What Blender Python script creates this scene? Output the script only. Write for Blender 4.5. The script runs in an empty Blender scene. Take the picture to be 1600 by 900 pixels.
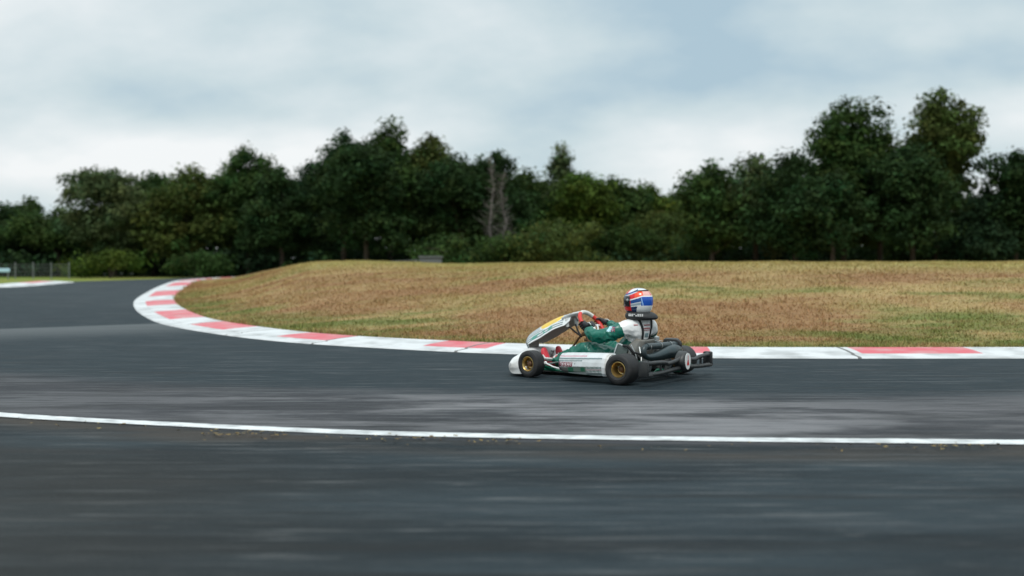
import bpy, bmesh, math, random
import numpy as np
from mathutils import Vector, Matrix
from mathutils.bvhtree import BVHTree

R = math.radians
rng = np.random.default_rng(7)
random.seed(7)
scene = bpy.context.scene
COL = scene.collection

# ------------------------------------------------------------------ camera numbers (focal length in photo pixels)
F, H, YH = 1700.0, 1.11, 411.0
def sm(t):
    t = np.clip(t, 0, 1)
    return t*t*(3-2*t)
def zt(X, Y):                                   # the lie of the land: flat by the line, rising gently to the wood
    return 0.45*sm((np.asarray(Y, float)-16)/24)
def on_ground(px, py):                          # where the sight line through a photo point meets the land
    Ys = np.linspace(3, 140, 6000)
    y = YH + F*(H-zt(0, Ys))/Ys
    k = int(np.argmax(y <= py))
    Y = Ys[k]
    return ((px-800)/F*Y, Y)

# ------------------------------------------------------------------ materials
def mat(name, col=(0.5, 0.5, 0.5), rough=0.5, metal=0.0, spec=0.5, coat=0.0, attr=None, noise=None, bump=None, sheen=0.0):
    m = bpy.data.materials.new(name); m.use_nodes = True
    nt = m.node_tree; p = nt.nodes['Principled BSDF']
    p.inputs['Base Color'].default_value = (*col, 1)
    p.inputs['Roughness'].default_value = rough
    p.inputs['Metallic'].default_value = metal
    p.inputs['Specular IOR Level'].default_value = spec
    p.inputs['Coat Weight'].default_value = coat
    p.inputs['Coat Roughness'].default_value = 0.08
    p.inputs['Sheen Weight'].default_value = sheen
    src = None
    if attr:
        a = nt.nodes.new('ShaderNodeAttribute'); a.attribute_name = attr
        src = a.outputs['Color']
    if noise:                                   # (scale, amount, tint)
        tc = nt.nodes.new('ShaderNodeTexCoord')
        n = nt.nodes.new('ShaderNodeTexNoise'); n.inputs['Scale'].default_value = noise[0]; n.inputs['Detail'].default_value = 5
        nt.links.new(tc.outputs['Object'], n.inputs['Vector'])
        rp = nt.nodes.new('ShaderNodeValToRGB')
        rp.color_ramp.elements[0].position = 0.42; rp.color_ramp.elements[1].position = 0.72
        rp.color_ramp.elements[0].color = (0, 0, 0, 1); rp.color_ramp.elements[1].color = (noise[1],)*3+(1,)
        nt.links.new(n.outputs['Fac'], rp.inputs['Fac'])
        mx = nt.nodes.new('ShaderNodeMix'); mx.data_type = 'RGBA'
        nt.links.new(rp.outputs['Color'], mx.inputs['Factor'])
        if src: nt.links.new(src, mx.inputs['A'])
        else: mx.inputs['A'].default_value = (*col, 1)
        mx.inputs['B'].default_value = (*noise[2], 1)
        src = mx.outputs['Result']
    if src: nt.links.new(src, p.inputs['Base Color'])
    if bump:
        tc = nt.nodes.new('ShaderNodeTexCoord')
        n = nt.nodes.new('ShaderNodeTexNoise'); n.inputs['Scale'].default_value = bump[0]; n.inputs['Detail'].default_value = 4
        b = nt.nodes.new('ShaderNodeBump'); b.inputs['Strength'].default_value = bump[1]; b.inputs['Distance'].default_value = bump[2]
        nt.links.new(tc.outputs['Object'], n.inputs['Vector'])
        nt.links.new(n.outputs['Fac'], b.inputs['Height']); nt.links.new(b.outputs['Normal'], p.inputs['Normal'])
    return m

class NT:                                       # a little node-tree shorthand
    def __init__(s, m): s.t = m.node_tree; s.n = s.t.nodes; s.l = s.t.links
    def new(s, k, **kw):
        n = s.n.new(k)
        for a, v in kw.items(): setattr(n, a, v)
        return n
    def put(s, sock, v):
        if hasattr(v, 'is_output'): s.l.new(v, sock)
        else: sock.default_value = v
    def math(s, op, a, b=0.0, c=0.0, clamp=False):
        n = s.new('ShaderNodeMath', operation=op, use_clamp=clamp)
        s.put(n.inputs[0], a); s.put(n.inputs[1], b); s.put(n.inputs[2], c)
        return n.outputs[0]
    def noise(s, vec, scale=1.0, detail=4, rough=0.55):
        n = s.new('ShaderNodeTexNoise'); s.put(n.inputs['Vector'], vec)
        n.inputs['Scale'].default_value = scale; n.inputs['Detail'].default_value = detail; n.inputs['Roughness'].default_value = rough
        return n.outputs['Fac']
    def mapping(s, vec, scale=(1, 1, 1), loc=(0, 0, 0), rot=(0, 0, 0)):
        n = s.new('ShaderNodeMapping'); s.put(n.inputs['Vector'], vec)
        n.inputs['Scale'].default_value = scale; n.inputs['Location'].default_value = loc; n.inputs['Rotation'].default_value = rot
        return n.outputs['Vector']
    def step(s, v, lo, hi, a=0.0, b=1.0):
        n = s.new('ShaderNodeMapRange', interpolation_type='SMOOTHSTEP')
        s.put(n.inputs['Value'], v)
        for k, x in zip(('From Min', 'From Max', 'To Min', 'To Max'), (lo, hi, a, b)): n.inputs[k].default_value = x
        return n.outputs['Result']
    def mix(s, f, a, b, mode='MIX'):
        n = s.new('ShaderNodeMix', data_type='RGBA', blend_type=mode)
        s.put(n.inputs['Factor'], f)
        s.put(n.inputs['A'], a if hasattr(a, 'is_output') else (*a, 1)); s.put(n.inputs['B'], b if hasattr(b, 'is_output') else (*b, 1))
        return n.outputs['Result']
    def sep(s, vec):
        n = s.new('ShaderNodeSeparateXYZ'); s.put(n.inputs[0], vec); return n.outputs

# ------------------------------------------------------------------ mesh building
class MB:
    def __init__(s): s.v = []; s.f = []; s.m = []; s.c = []
    def add(s, vs, fs, mi=0, cols=None):
        o = len(s.v); s.v += [tuple(map(float, p)) for p in vs]
        for k, f in enumerate(fs):
            s.f.append(tuple(o+i for i in f)); s.m.append(mi)
            s.c.append(tuple(cols[k]) if cols is not None else (0.8, 0.8, 0.8))
        return s
    def box(s, c, d, mi=0, rot=None, bev=0.0, col=None):
        bm = bmesh.new(); bmesh.ops.create_cube(bm, size=1)
        bmesh.ops.scale(bm, vec=d, verts=bm.verts)
        if bev: bmesh.ops.bevel(bm, geom=bm.edges[:], offset=bev, segments=2, profile=0.5, affect='EDGES')
        if rot is not None: bmesh.ops.rotate(bm, matrix=rot, verts=bm.verts)
        bmesh.ops.translate(bm, vec=c, verts=bm.verts)
        bm.verts.index_update()
        fs = [[v.index for v in f.verts] for f in bm.faces]
        s.add([v.co for v in bm.verts], fs, mi, [col]*len(fs) if col else None); bm.free(); return s
    def tube(s, path, r, seg=10, mi=0, cap=True, col=None, flat=1.0):
        P = [Vector(p) for p in path]; n = len(P)
        rs = r if hasattr(r, '__len__') else [r]*n
        up = None; vs = []
        for i in range(n):
            t = (P[min(i+1, n-1)]-P[max(i-1, 0)]).normalized()
            if up is None: up = t.orthogonal().normalized()
            else:
                up = up - t*up.dot(t)
                up = up.normalized() if up.length > 1e-6 else t.orthogonal().normalized()
            w = t.cross(up)
            for k in range(seg):
                a = 2*math.pi*k/seg
                vs.append(P[i]+(up*math.cos(a)+w*math.sin(a)*flat)*rs[i])
        fs = [(i*seg+k, i*seg+(k+1) % seg, (i+1)*seg+(k+1) % seg, (i+1)*seg+k) for i in range(n-1) for k in range(seg)]
        if cap: fs += [tuple(range(seg-1, -1, -1)), tuple((n-1)*seg+k for k in range(seg))]
        return s.add(vs, fs, mi, [col]*len(fs) if col else None)
    def lathe(s, prof, c=(0, 0, 0), axis='y', seg=40, mi=0, col=None):   # prof: (offset along the axis, radius)
        vs = []
        for (a, r) in prof:
            for k in range(seg):
                t = 2*math.pi*k/seg; u, w = r*math.cos(t), r*math.sin(t)
                p = {'y': (u, a, w), 'x': (a, u, w), 'z': (u, w, a)}[axis]
                vs.append((p[0]+c[0], p[1]+c[1], p[2]+c[2]))
        n = len(prof)
        fs = [(i*seg+k, i*seg+(k+1) % seg, (i+1)*seg+(k+1) % seg, (i+1)*seg+k) for i in range(n-1) for k in range(seg)]
        return s.add(vs, fs, mi, [col]*len(fs) if col else None)
    def grid(s, fn, nu, nv, paint=None, mi=0, closed_v=False):           # fn(u,v) -> point ; paint(u,v,p) -> colour
        vs = [fn(i/nu, j/nv) for i in range(nu+1) for j in range(nv+(0 if closed_v else 1))]
        w = nv if closed_v else nv+1
        fs = []; cs = []
        for i in range(nu):
            for j in range(nv):
                q = (i*w+j, (i+1)*w+j, (i+1)*w+(j+1) % w, i*w+(j+1) % w)
                fs.append(q)
                if paint: cs.append(paint((i+.5)/nu, (j+.5)/nv))
        return s.add(vs, fs, mi, cs if paint else None)
    def build(s, name, mats, parent=None, smooth=True, sharp=35, solid=0.0, paint=False):
        me = bpy.data.meshes.new(name); me.from_pydata(s.v, [], s.f)
        if not isinstance(mats, (list, tuple)): mats = [mats]
        for m in mats: me.materials.append(m)
        me.polygons.foreach_set('material_index', s.m)
        if paint:
            a = me.color_attributes.new('paint', 'FLOAT_COLOR', 'CORNER')
            lc = []
            for p, c in zip(s.f, s.c): lc += [c[0], c[1], c[2], 1.0]*len(p)
            a.data.foreach_set('color', lc)
        bm = bmesh.new(); bm.from_mesh(me)
        bmesh.ops.recalc_face_normals(bm, faces=bm.faces)
        if smooth:
            for f in bm.faces: f.smooth = True
            for e in bm.edges:
                if len(e.link_faces) == 2 and e.calc_face_angle(0) > R(sharp): e.smooth = False
        bm.to_mesh(me); bm.free(); me.update()
        o = bpy.data.objects.new(name, me); COL.objects.link(o)
        if parent: o.parent = parent
        if solid:
            md = o.modifiers.new('thickness', 'SOLIDIFY'); md.thickness = solid; md.offset = 0
        return o

def np_mesh(name, V, Fq, m, parent=None, cols=None, smooth=False):       # fast path for big meshes: all faces of one size
    me = bpy.data.meshes.new(name); V = np.asarray(V, np.float32); Fq = np.asarray(Fq, np.int32); k = Fq.shape[1]
    me.vertices.add(len(V)); me.vertices.foreach_set('co', V.ravel())
    me.loops.add(Fq.size); me.loops.foreach_set('vertex_index', Fq.ravel())
    me.polygons.add(len(Fq)); me.polygons.foreach_set('loop_start', np.arange(0, Fq.size, k, dtype=np.int32))
    if smooth: me.polygons.foreach_set('use_smooth', np.ones(len(Fq), bool))
    me.update(calc_edges=True)
    for mm in (m if isinstance(m, (list, tuple)) else [m]): me.materials.append(mm)
    if cols is not None:
        a = me.color_attributes.new('tint', 'FLOAT_COLOR', 'POINT')
        c = np.ones((len(V), 4), np.float32); c[:, :3] = cols; a.data.foreach_set('color', c.ravel())
    o = bpy.data.objects.new(name, me); COL.objects.link(o)
    if parent: o.parent = parent
    return o

def tag(o, label=None, cat=None, group=None, kind=None):
    if label: o['label'] = label
    if cat: o['category'] = cat
    if group: o['group'] = group
    if kind: o['kind'] = kind
    return o
def empty(name, loc=(0, 0, 0), rz=0.0):
    o = bpy.data.objects.new(name, None); COL.objects.link(o); o.location = loc; o.rotation_euler = (0, 0, rz); o.empty_display_size = 0.2
    return o

# ================================================================== SKY AND LIGHT
w = bpy.data.worlds.new('World'); scene.world = w; w.use_nodes = True
n = NT(w); n.n.clear()
out = n.new('ShaderNodeOutputWorld')
SUN_EL, SUN_AZ = R(62), R(190)                  # azimuth clockwise from +Y
sky = n.new('ShaderNodeTexSky', sky_type='NISHITA'); sky.sun_disc = False
sky.sun_elevation = SUN_EL; sky.sun_rotation = SUN_AZ; sky.altitude = 60; sky.air_density = 1.2; sky.dust_density = 2.0
tc = n.new('ShaderNodeTexCoord'); d = tc.outputs['Generated']; sx = n.sep(d)
el = n.math('MAXIMUM', sx['Z'], 0.0)
den = n.math('ADD', el, 0.36)
pv = n.new('ShaderNodeCombineXYZ'); n.put(pv.inputs[0], n.math('DIVIDE', sx['X'], den)); n.put(pv.inputs[1], n.math('DIVIDE', sx['Y'], den))
P = pv.outputs[0]
big = n.noise(n.mapping(P, (1.1, 1.2, 1), (3.1, 1.7, 0), (0, 0, R(24))), 1.0, 4, 0.5)
fine = n.noise(n.mapping(P, (2.8, 3.2, 1), (0.4, 5.2, 0), (0, 0, R(20))), 1.0, 6, 0.55)
cl = n.math('ADD', n.math('MULTIPLY', big, 0.62), n.math('MULTIPLY', fine, 0.38))
def lobe(az, elv, wa, we, amp):                 # one bank of cloud in one part of the sky
    global cl
    az, elv = R(az), R(elv)
    c = Vector((math.sin(az)*math.cos(elv), math.cos(az)*math.cos(elv), math.sin(elv)))
    rx = Vector((math.cos(az), -math.sin(az), 0))
    dx = n.new('ShaderNodeVectorMath', operation='DOT_PRODUCT'); n.put(dx.inputs[0], d); dx.inputs[1].default_value = rx
    dz = n.math('SUBTRACT', sx['Z'], c.z)
    q = n.math('ADD', n.math('POWER', n.math('ABSOLUTE', n.math('DIVIDE', dx.outputs['Value'], math.sin(R(wa)))), 2.0),
               n.math('POWER', n.math('ABSOLUTE', n.math('DIVIDE', dz, math.sin(R(we)))), 2.0))
    fwd = n.new('ShaderNodeVectorMath', operation='DOT_PRODUCT'); n.put(fwd.inputs[0], d); fwd.inputs[1].default_value = (math.sin(az), math.cos(az), 0)
    g = n.math('MULTIPLY', n.math('EXPONENT', n.math('MULTIPLY', q, -1.0)), n.math('GREATER_THAN', fwd.outputs['Value'], 0.0))
    cl = n.math('ADD', cl, n.math('MULTIPLY', g, amp))
cl = n.math('ADD', n.math('MULTIPLY', n.math('SUBTRACT', cl, 0.5), 1.9), 0.48)
LOBES = [(10.5, 6.5, 5.0, 1.7, 0.36), (-15, 5.4, 7, 1.8, 0.24), (-24, 4.0, 6, 1.6, 0.28), (-1, 11.5, 6, 2.4, 0.24), (18, 7.5, 9, 1.2, 0.08),
         (9, 9.6, 6, 1.4, -0.15), (2, 8.0, 5, 1.2, -0.10), (-20, 8.0, 9, 1.7, -0.22), (2, 6.6, 6, 1.4, -0.06), (24, 9.3, 6, 1.4, -0.10), (-8, 9.0, 7, 1.0, -0.07), (26, 5.2, 4, 1.4, -0.08)]
for L in LOBES: lobe(*L)
cr = n.new('ShaderNodeValToRGB'); n.put(cr.inputs[0], cl)
e = cr.color_ramp.elements
e[0].position = 0.20; e[0].color = (0.42, 0.56, 0.65, 1)
e[1].position = 0.76; e[1].color = (0.90, 0.925, 0.935, 1)
x = e.new(0.40); x.color = (0.585, 0.695, 0.735, 1)
x = e.new(0.56); x.color = (0.72, 0.795, 0.82, 1)
ov = n.step(el, 0.22, 0.95, 1.0, 1.75)          # an overcast sky is brighter overhead
cm = n.mix(1.0, cr.outputs['Color'], n.new('ShaderNodeCombineColor').outputs[0], 'MULTIPLY')
cc = cm.node
comb = [q for q in n.n if q.bl_idname == 'ShaderNodeCombineColor'][0]
for k in range(3): n.put(comb.inputs[k], ov)
bg1 = n.new('ShaderNodeBackground'); n.put(bg1.inputs[0], sky.outputs[0]); bg1.inputs[1].default_value = 0.08
bg2 = n.new('ShaderNodeBackground'); n.put(bg2.inputs[0], cm); bg2.inputs[1].default_value = 1.0
ms = n.new('ShaderNodeMixShader'); ms.inputs[0].default_value = 0.92
n.l.new(bg1.outputs[0], ms.inputs[1]); n.l.new(bg2.outputs[0], ms.inputs[2]); n.l.new(ms.outputs[0], out.inputs[0])

sl = bpy.data.lights.new('sun', 'SUN'); sl.energy = 1.5; sl.angle = R(12); sl.color = (1.0, 0.96, 0.90)
so = bpy.data.objects.new('sun', sl); COL.objects.link(so)
sd = Vector((math.sin(SUN_AZ)*math.cos(SUN_EL), math.cos(SUN_AZ)*math.cos(SUN_EL), math.sin(SUN_EL)))
so.rotation_euler = sd.to_track_quat('Z', 'Y').to_euler(); so.location = sd*40

# ================================================================== GROUND
def asphalt():
    m = bpy.data.materials.new('asphalt'); m.use_nodes = True; t = NT(m); p = t.n['Principled BSDF']
    o = t.new('ShaderNodeTexCoord').outputs['Object']; s = t.sep(o)
    wob = t.noise(t.mapping(o, (0.09, 0.35, 1)), 1.0, 3)
    lineY = t.math('ADD', t.math('MULTIPLY_ADD', s['X'], -0.16, 6.78), t.math('MULTIPLY', t.math('MULTIPLY', s['X'], s['X']), 0.040))
    dl = t.math('SUBTRACT', s['Y'], lineY)      # metres beyond the painted line
    yy = t.math('ADD', dl, t.math('MULTIPLY', t.math('SUBTRACT', wob, 0.5), 1.3))
    st = t.noise(t.mapping(o, (0.26, 4.6, 1), rot=(0, 0, R(2))), 1.0, 6, 0.62)
    st2 = t.noise(t.mapping(o, (0.9, 15.0, 1), rot=(0, 0, R(-1))), 1.0, 6, 0.7)
    pt = t.noise(t.mapping(o, (0.42, 1.5, 1), (9, 4, 0)), 1.0, 6, 0.65)
    pt2 = t.noise(t.mapping(o, (0.35, 1.1, 1), (2, 14, 0)), 1.0, 5, 0.6)
    # old apron this side of the line, scoured pale band beyond it, rubbered racing line by the kerb
    col = t.mix(t.step(dl, -0.10, 0.02), (0.0085, 0.0150, 0.0190), (0.040, 0.041, 0.046))
    col = t.mix(t.step(yy, 1.7, 2.9), col, (0.0150, 0.0260, 0.0325))
    col = t.mix(t.step(yy, 9.5, 17.0), col, (0.026, 0.038, 0.045))
    # big patches of wear and drag streaks in the direction of travel
    apron = t.step(dl, -0.05, -0.35)
    col = t.mix(t.math('MULTIPLY', t.math('MULTIPLY', apron, t.step(pt2, 0.40, 0.66)), 0.85), col, (0.026, 0.040, 0.048))
    band = t.math('MULTIPLY', t.step(dl, 0.0, 0.25), t.step(yy, 2.9, 1.6))
    worn = t.math('MULTIPLY', band, t.math('MULTIPLY', t.step(t.math('ADD', s['X'], t.math('MULTIPLY', pt2, 3.0)), -1.6, 1.2, 0.35, 1.0), t.step(t.math('ADD', s['X'], t.math('MULTIPLY', pt2, 3.0)), 5.0, 3.2, 0.45, 1.0)))
    col = t.mix(t.math('MULTIPLY', t.math('MULTIPLY', worn, t.step(pt, 0.42, 0.58)), 0.95), col, (0.200, 0.198, 0.206))
    col = t.mix(t.math('MULTIPLY', t.math('MULTIPLY', band, t.step(pt2, 0.50, 0.30)), 0.75), col, (0.020, 0.020, 0.021))
    col = t.mix(t.math('MULTIPLY', t.step(st, 0.52, 0.70), 0.55), col, (0.060, 0.072, 0.080))
    col = t.mix(t.math('MULTIPLY', t.step(st2, 0.54, 0.68), 0.70), col, (0.125, 0.132, 0.134))
    col = t.mix(t.math('MULTIPLY', t.step(st2, 0.46, 0.34), 0.70), col, (0.007, 0.010, 0.012))
    st3 = t.noise(t.mapping(o, (2.6, 30.0, 1), (3, 7, 0)), 1.0, 5, 0.7)
    col = t.mix(t.math('MULTIPLY', t.step(st3, 0.56, 0.72), 0.55), col, (0.150, 0.152, 0.150))
    col = t.mix(t.math('MULTIPLY', t.step(st3, 0.44, 0.30), 0.5), col, (0.006, 0.008, 0.009))
    col = t.mix(t.math('MULTIPLY', t.step(st, 0.47, 0.28), 0.75), col, (0.006, 0.008, 0.009))
    # the joint where a paler strip was laid across the track
    sm_ = t.math('SUBTRACT', t.math('SUBTRACT', s['Y'], t.math('MULTIPLY', t.math('ADD', s['X'], 8.6), 0.62)), 18.1)
    strip = t.math('MULTIPLY', t.math('MULTIPLY', t.step(sm_, 0.06, -0.06), t.step(sm_, -4.2, -0.3)), t.step(s['X'], -2.5, -6.0))
    col = t.mix(t.math('MULTIPLY', strip, 0.85), col, (0.105, 0.116, 0.120))
    # brown dust caught along the line and on the apron to the left
    dust = t.math('MULTIPLY', t.math('MULTIPLY', t.step(dl, 0.0, -0.12), t.step(dl, -0.75, -0.25)), t.step(pt2, 0.36, 0.60))
    col = t.mix(t.math('MULTIPLY', dust, 0.7), col, (0.060, 0.046, 0.034))
    db = t.math('MULTIPLY', t.step(dl, -0.4, -1.6), t.step(t.math('ADD', s['X'], t.math('MULTIPLY', pt, 2.0)), 1.2, -1.2))
    col = t.mix(t.math('MULTIPLY', db, 0.45), col, (0.024, 0.021, 0.016))
    # aggregate
    ag = t.noise(o, 95.0, 2, 0.7)
    col = t.mix(t.math('MULTIPLY', t.step(ag, 0.52, 0.75), 0.33), col, (0.12, 0.12, 0.117))
    col = t.mix(t.math('MULTIPLY', t.step(ag, 0.48, 0.25), 0.45), col, (0.006, 0.007, 0.008))
    t.put(p.inputs['Base Color'], col)
    t.put(p.inputs['Roughness'], t.step(st, 0.3, 0.7, 0.62, 0.78))
    p.inputs['Specular IOR Level'].default_value = 0.12
    b = t.new('ShaderNodeBump'); b.inputs['Strength'].default_value = 0.55; b.inputs['Distance'].default_value = 0.006
    t.put(b.inputs['Height'], t.noise(o, 70.0, 3, 0.6)); t.l.new(b.outputs['Normal'], p.inputs['Normal'])
    return m
def turf_colour(t, o):
    s = t.sep(o)
    a = t.noise(t.mapping(o, (0.13, 0.42, 0.3), (2, 1, 0), (0, 0, R(5))), 1.0, 5, 0.6)
    b = t.noise(t.mapping(o, (0.42, 1.5, 0.5), (7, 3, 0), (0, 0, R(-4))), 1.0, 5, 0.6)
    c = t.noise(t.mapping(o, (1.7, 5.0, 2), (1, 9, 0)), 1.0, 4, 0.6)
    col = t.mix(t.step(a, 0.43, 0.57), (0.275, 0.155, 0.070), (0.385, 0.275, 0.122))
    col = t.mix(t.math('MULTIPLY', t.step(b, 0.45, 0.70), 0.50), col, (0.26, 0.205, 0.068))
    # greener along the foot of the bank, yellower along its top
    foot = t.step(s['Z'], 0.42, 0.10)
    top = t.step(s['Z'], 0.86, 1.08)
    g = t.math('MULTIPLY', t.step(t.math('ADD', a, t.math('MULTIPLY', foot, 0.13)), 0.49, 0.63), t.step(b, 0.34, 0.60))
    col = t.mix(t.math('MULTIPLY', g, 0.85), col, (0.100, 0.150, 0.028))
    col = t.mix(t.math('MULTIPLY', top, 0.62), col, (0.36, 0.32, 0.115))
    col = t.mix(t.math('MULTIPLY', t.step(c, 0.5, 0.75), 0.28), col, (0.40, 0.30, 0.16))
    col = t.mix(t.math('MULTIPLY', t.step(c, 0.48, 0.28), 0.28), col, (0.13, 0.085, 0.04))
    return col
def turf(name, blades=False):
    m = bpy.data.materials.new(name); m.use_nodes = True; t = NT(m); p = t.n['Principled BSDF']
    o = t.new('ShaderNodeTexCoord').outputs['Object']
    col = turf_colour(t, o)
    if blades:
        a = t.new('ShaderNodeAttribute'); a.attribute_name = 'tint'
        col = t.mix(1.0, col, a.outputs['Color'], 'MULTIPLY')
    t.put(p.inputs['Base Color'], col)
    p.inputs['Roughness'].default_value = 0.75; p.inputs['Specular IOR Level'].default_value = 0.2
    if not blades:
        b = t.new('ShaderNodeBump'); b.inputs['Strength'].default_value = 0.8; b.inputs['Distance'].default_value = 0.03
        t.put(b.inputs['Height'], t.noise(o, 14.0, 5, 0.7)); t.l.new(b.outputs['Normal'], p.inputs['Normal'])
    return m
def far_ground():
    m = bpy.data.materials.new('rough_ground'); m.use_nodes = True; t = NT(m); p = t.n['Principled BSDF']
    o = t.new('ShaderNodeTexCoord').outputs['Object']; s = t.sep(o)
    a = t.noise(t.mapping(o, (0.25, 0.8, 1)), 1.0, 5, 0.6)
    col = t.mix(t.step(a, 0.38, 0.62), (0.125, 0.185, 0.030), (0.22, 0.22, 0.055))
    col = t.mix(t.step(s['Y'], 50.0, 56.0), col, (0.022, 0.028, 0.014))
    t.put(p.inputs['Base Color'], col); p.inputs['Roughness'].default_value = 0.9; p.inputs['Specular IOR Level'].default_value = 0.1
    return m
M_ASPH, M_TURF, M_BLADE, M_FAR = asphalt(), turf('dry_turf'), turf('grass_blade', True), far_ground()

def sheet(name, xs, ys, zf, m):
    X, Y = np.meshgrid(xs, ys); Z = zf(X, Y); nx = len(xs)
    V = np.stack([X.ravel(), Y.ravel(), Z.ravel()], 1)
    i, j = np.meshgrid(np.arange(nx-1), np.arange(len(ys)-1)); k = (j*nx+i).ravel()
    o = np_mesh(name, V, np.stack([k, k+1, k+nx+1, k+nx], 1), m, smooth=True)
    return tag(o, kind='structure')
gx = np.concatenate([np.linspace(-420, -60, 13)[:-1], np.linspace(-60, 60, 81), np.linspace(60, 420, 13)[1:]])
gy = np.concatenate([np.linspace(-120, -20, 6)[:-1], np.linspace(-20, 80, 101), np.linspace(80, 700, 14)[1:]])
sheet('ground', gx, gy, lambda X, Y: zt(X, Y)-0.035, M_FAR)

# ---- the kerb line: outer (track side) edge
def smooth_line(pts, step=0.12, it=3):
    P = np.array(pts, float)
    for _ in range(it):
        Q = np.empty((2*len(P)-2, 2)); Q[0::2] = P[:-1]*.75+P[1:]*.25; Q[1::2] = P[:-1]*.25+P[1:]*.75
        P = np.vstack([P[:1], Q, P[-1:]])
    d_ = np.r_[0, np.cumsum(np.hypot(*np.diff(P, axis=0).T))]
    s_ = np.arange(0, d_[-1], step)
    return np.stack([np.interp(s_, d_, P[:, 0]), np.interp(s_, d_, P[:, 1])], 1), s_
kpx = [(1600, 560.8), (1350, 561), (1122, 560.8), (950, 558), (794, 554), (715, 551), (610, 545.6), (480, 538), (405, 531.2), (349, 524), (292.5, 515), (255, 507.5),
       (234, 499.5), (216, 488), (210, 480), (209, 473), (214, 466.5), (227, 459), (242, 451), (259, 444)]
kw_ = [on_ground(*p) for p in kpx]
KERB_PTS = [(60, 17), (40, 14.6), (22, 13.1), (12, 12.62)] + kw_
lx, ly = kw_[-1]
KERB_PTS += [(lx-1.0, ly+4.5), (lx-1.5, ly+9.5), (lx-0.6, ly+14), (lx+2.5, ly+18), (lx+9, ly+21), (20, ly+22), (60, ly+22)]
KL, KS = smooth_line(KERB_PTS, 0.045)
tg = np.gradient(KL, axis=0); tg /= np.linalg.norm(tg, axis=1)[:, None]
KN = np.stack([tg[:, 1], -tg[:, 0]], 1)         # towards the grass: the line runs right to left, then away
KW = 0.90
INNER = KL + KN*KW
def kerb_z(X, Y): return zt(X, Y)
prof = [(-0.02, 0.004), (0.0, 0.020), (0.24, 0.028), (0.25, 0.040), (0.50, 0.058), (0.70, 0.066), (0.85, 0.070), (0.90, 0.060), (0.92, -0.02)]
# paint boundaries along the kerb, by photo column/row of its outer edge
def s_at(px, py):
    g = np.array(on_ground(px, py)); return KS[np.argmin(((KL-g)**2).sum(1))]
bnd = [(1556, 560.8), (1364, 561), (1120, 560.8), (980, 559), (752, 552.6), (645, 547.5), (492, 538.8), (408, 531.5), (324, 520.2), (274, 511.5), (244, 503.5), (221, 491), (211, 481.5), (209, 474), (213.5, 466.5), (228, 458), (243, 450), (258, 444)]
sb = [s_at(*b) for b in bnd]
first = [sb[0]-1.7*(k+1)+0.2*(k % 2) for k in range(40)][::-1]
last_ = [sb[-1]+1.7*(k+1) for k in range(40)]
SB = np.array(first+sb+last_)
par = (len(first)) % 2
V = []; Fc = []; C = []
npf = len(prof)
zk = kerb_z(KL[:, 0], KL[:, 1])
for (off, z) in prof:
    q = KL+KN*off; V.append(np.stack([q[:, 0], q[:, 1], zt(q[:, 0], q[:, 1])+z], 1))
V = np.stack(V, 1).reshape(-1, 3)
nK = len(KL)
seg_i = np.searchsorted(SB, KS)
isred = ((seg_i-par) % 2 == 1); jnt = (np.floor(KS/2.44) != np.floor((KS-0.045)/2.44))
mk = MB(); fs = []; mi = []
for i in range(nK-1):
    for j in range(npf-1):
        fs.append((i*npf+j, (i+1)*npf+j, (i+1)*npf+j+1, i*npf+j+1)); mi.append(2 if jnt[i] else (1 if (isred[i] and j >= 3) else 0))
mk.v = [tuple(p) for p in V]; mk.f = fs; mk.m = mi; mk.c = [(0, 0, 0)]*len(fs)
M_KW = mat('kerb_white_paint', (0.64, 0.655, 0.66), 0.6, noise=(2.6, 0.85, (0.33, 0.34, 0.34)), bump=(60, 0.25, 0.004))
M_JOINT = mat('kerb_joint', (0.16, 0.16, 0.155), 0.9)
M_KR = mat('kerb_red_paint', (0.62, 0.115, 0.14), 0.6, noise=(3.2, 0.75, (0.56, 0.33, 0.33)), bump=(60, 0.25, 0.004))
kerb = mk.build('kerb', [M_KW, M_KR, M_JOINT], smooth=True, sharp=25); tag(kerb, kind='structure')

# ---- road: the whole paved sheet up to its far edge on the left
fe_px = [(0, 450), (48, 447.5), (95, 443.6), (160, 438.6)]
fe = [on_ground(*p) for p in fe_px]
fx, fy = fe[-1]
FAR_EDGE, FS = smooth_line([(fe[0][0]-30, fe[0][1]-9), (fe[0][0]-12, fe[0][1]-3.6)]+fe+[(fx+0.6, fy+5), (fx+2.2, fy+11), (fx+6, fy+17), (fx+14, fy+21), (60, fy+23)], 0.3)
V = []; nr = len(FAR_EDGE); rows = 60
T = np.linspace(0, 1, rows)**1.6
for k, (ex, ey) in enumerate(FAR_EDGE):
    f = k/(nr-1)
    q = np.array([-75+f*150, -25.0])
    V.append(np.stack([ex+(q[0]-ex)*T, ey+(q[1]-ey)*T], 1))
V = np.array(V).reshape(-1, 2); V3 = np.c_[V, zt(V[:, 0], V[:, 1])]
i, j = np.meshgrid(np.arange(nr-1), np.arange(rows-1)); kk = (i*rows+j).ravel()
road = np_mesh('road', V3, np.stack([kk, kk+1, kk+rows+1, kk+rows], 1), M_ASPH, smooth=True); tag(road, kind='structure')
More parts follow.
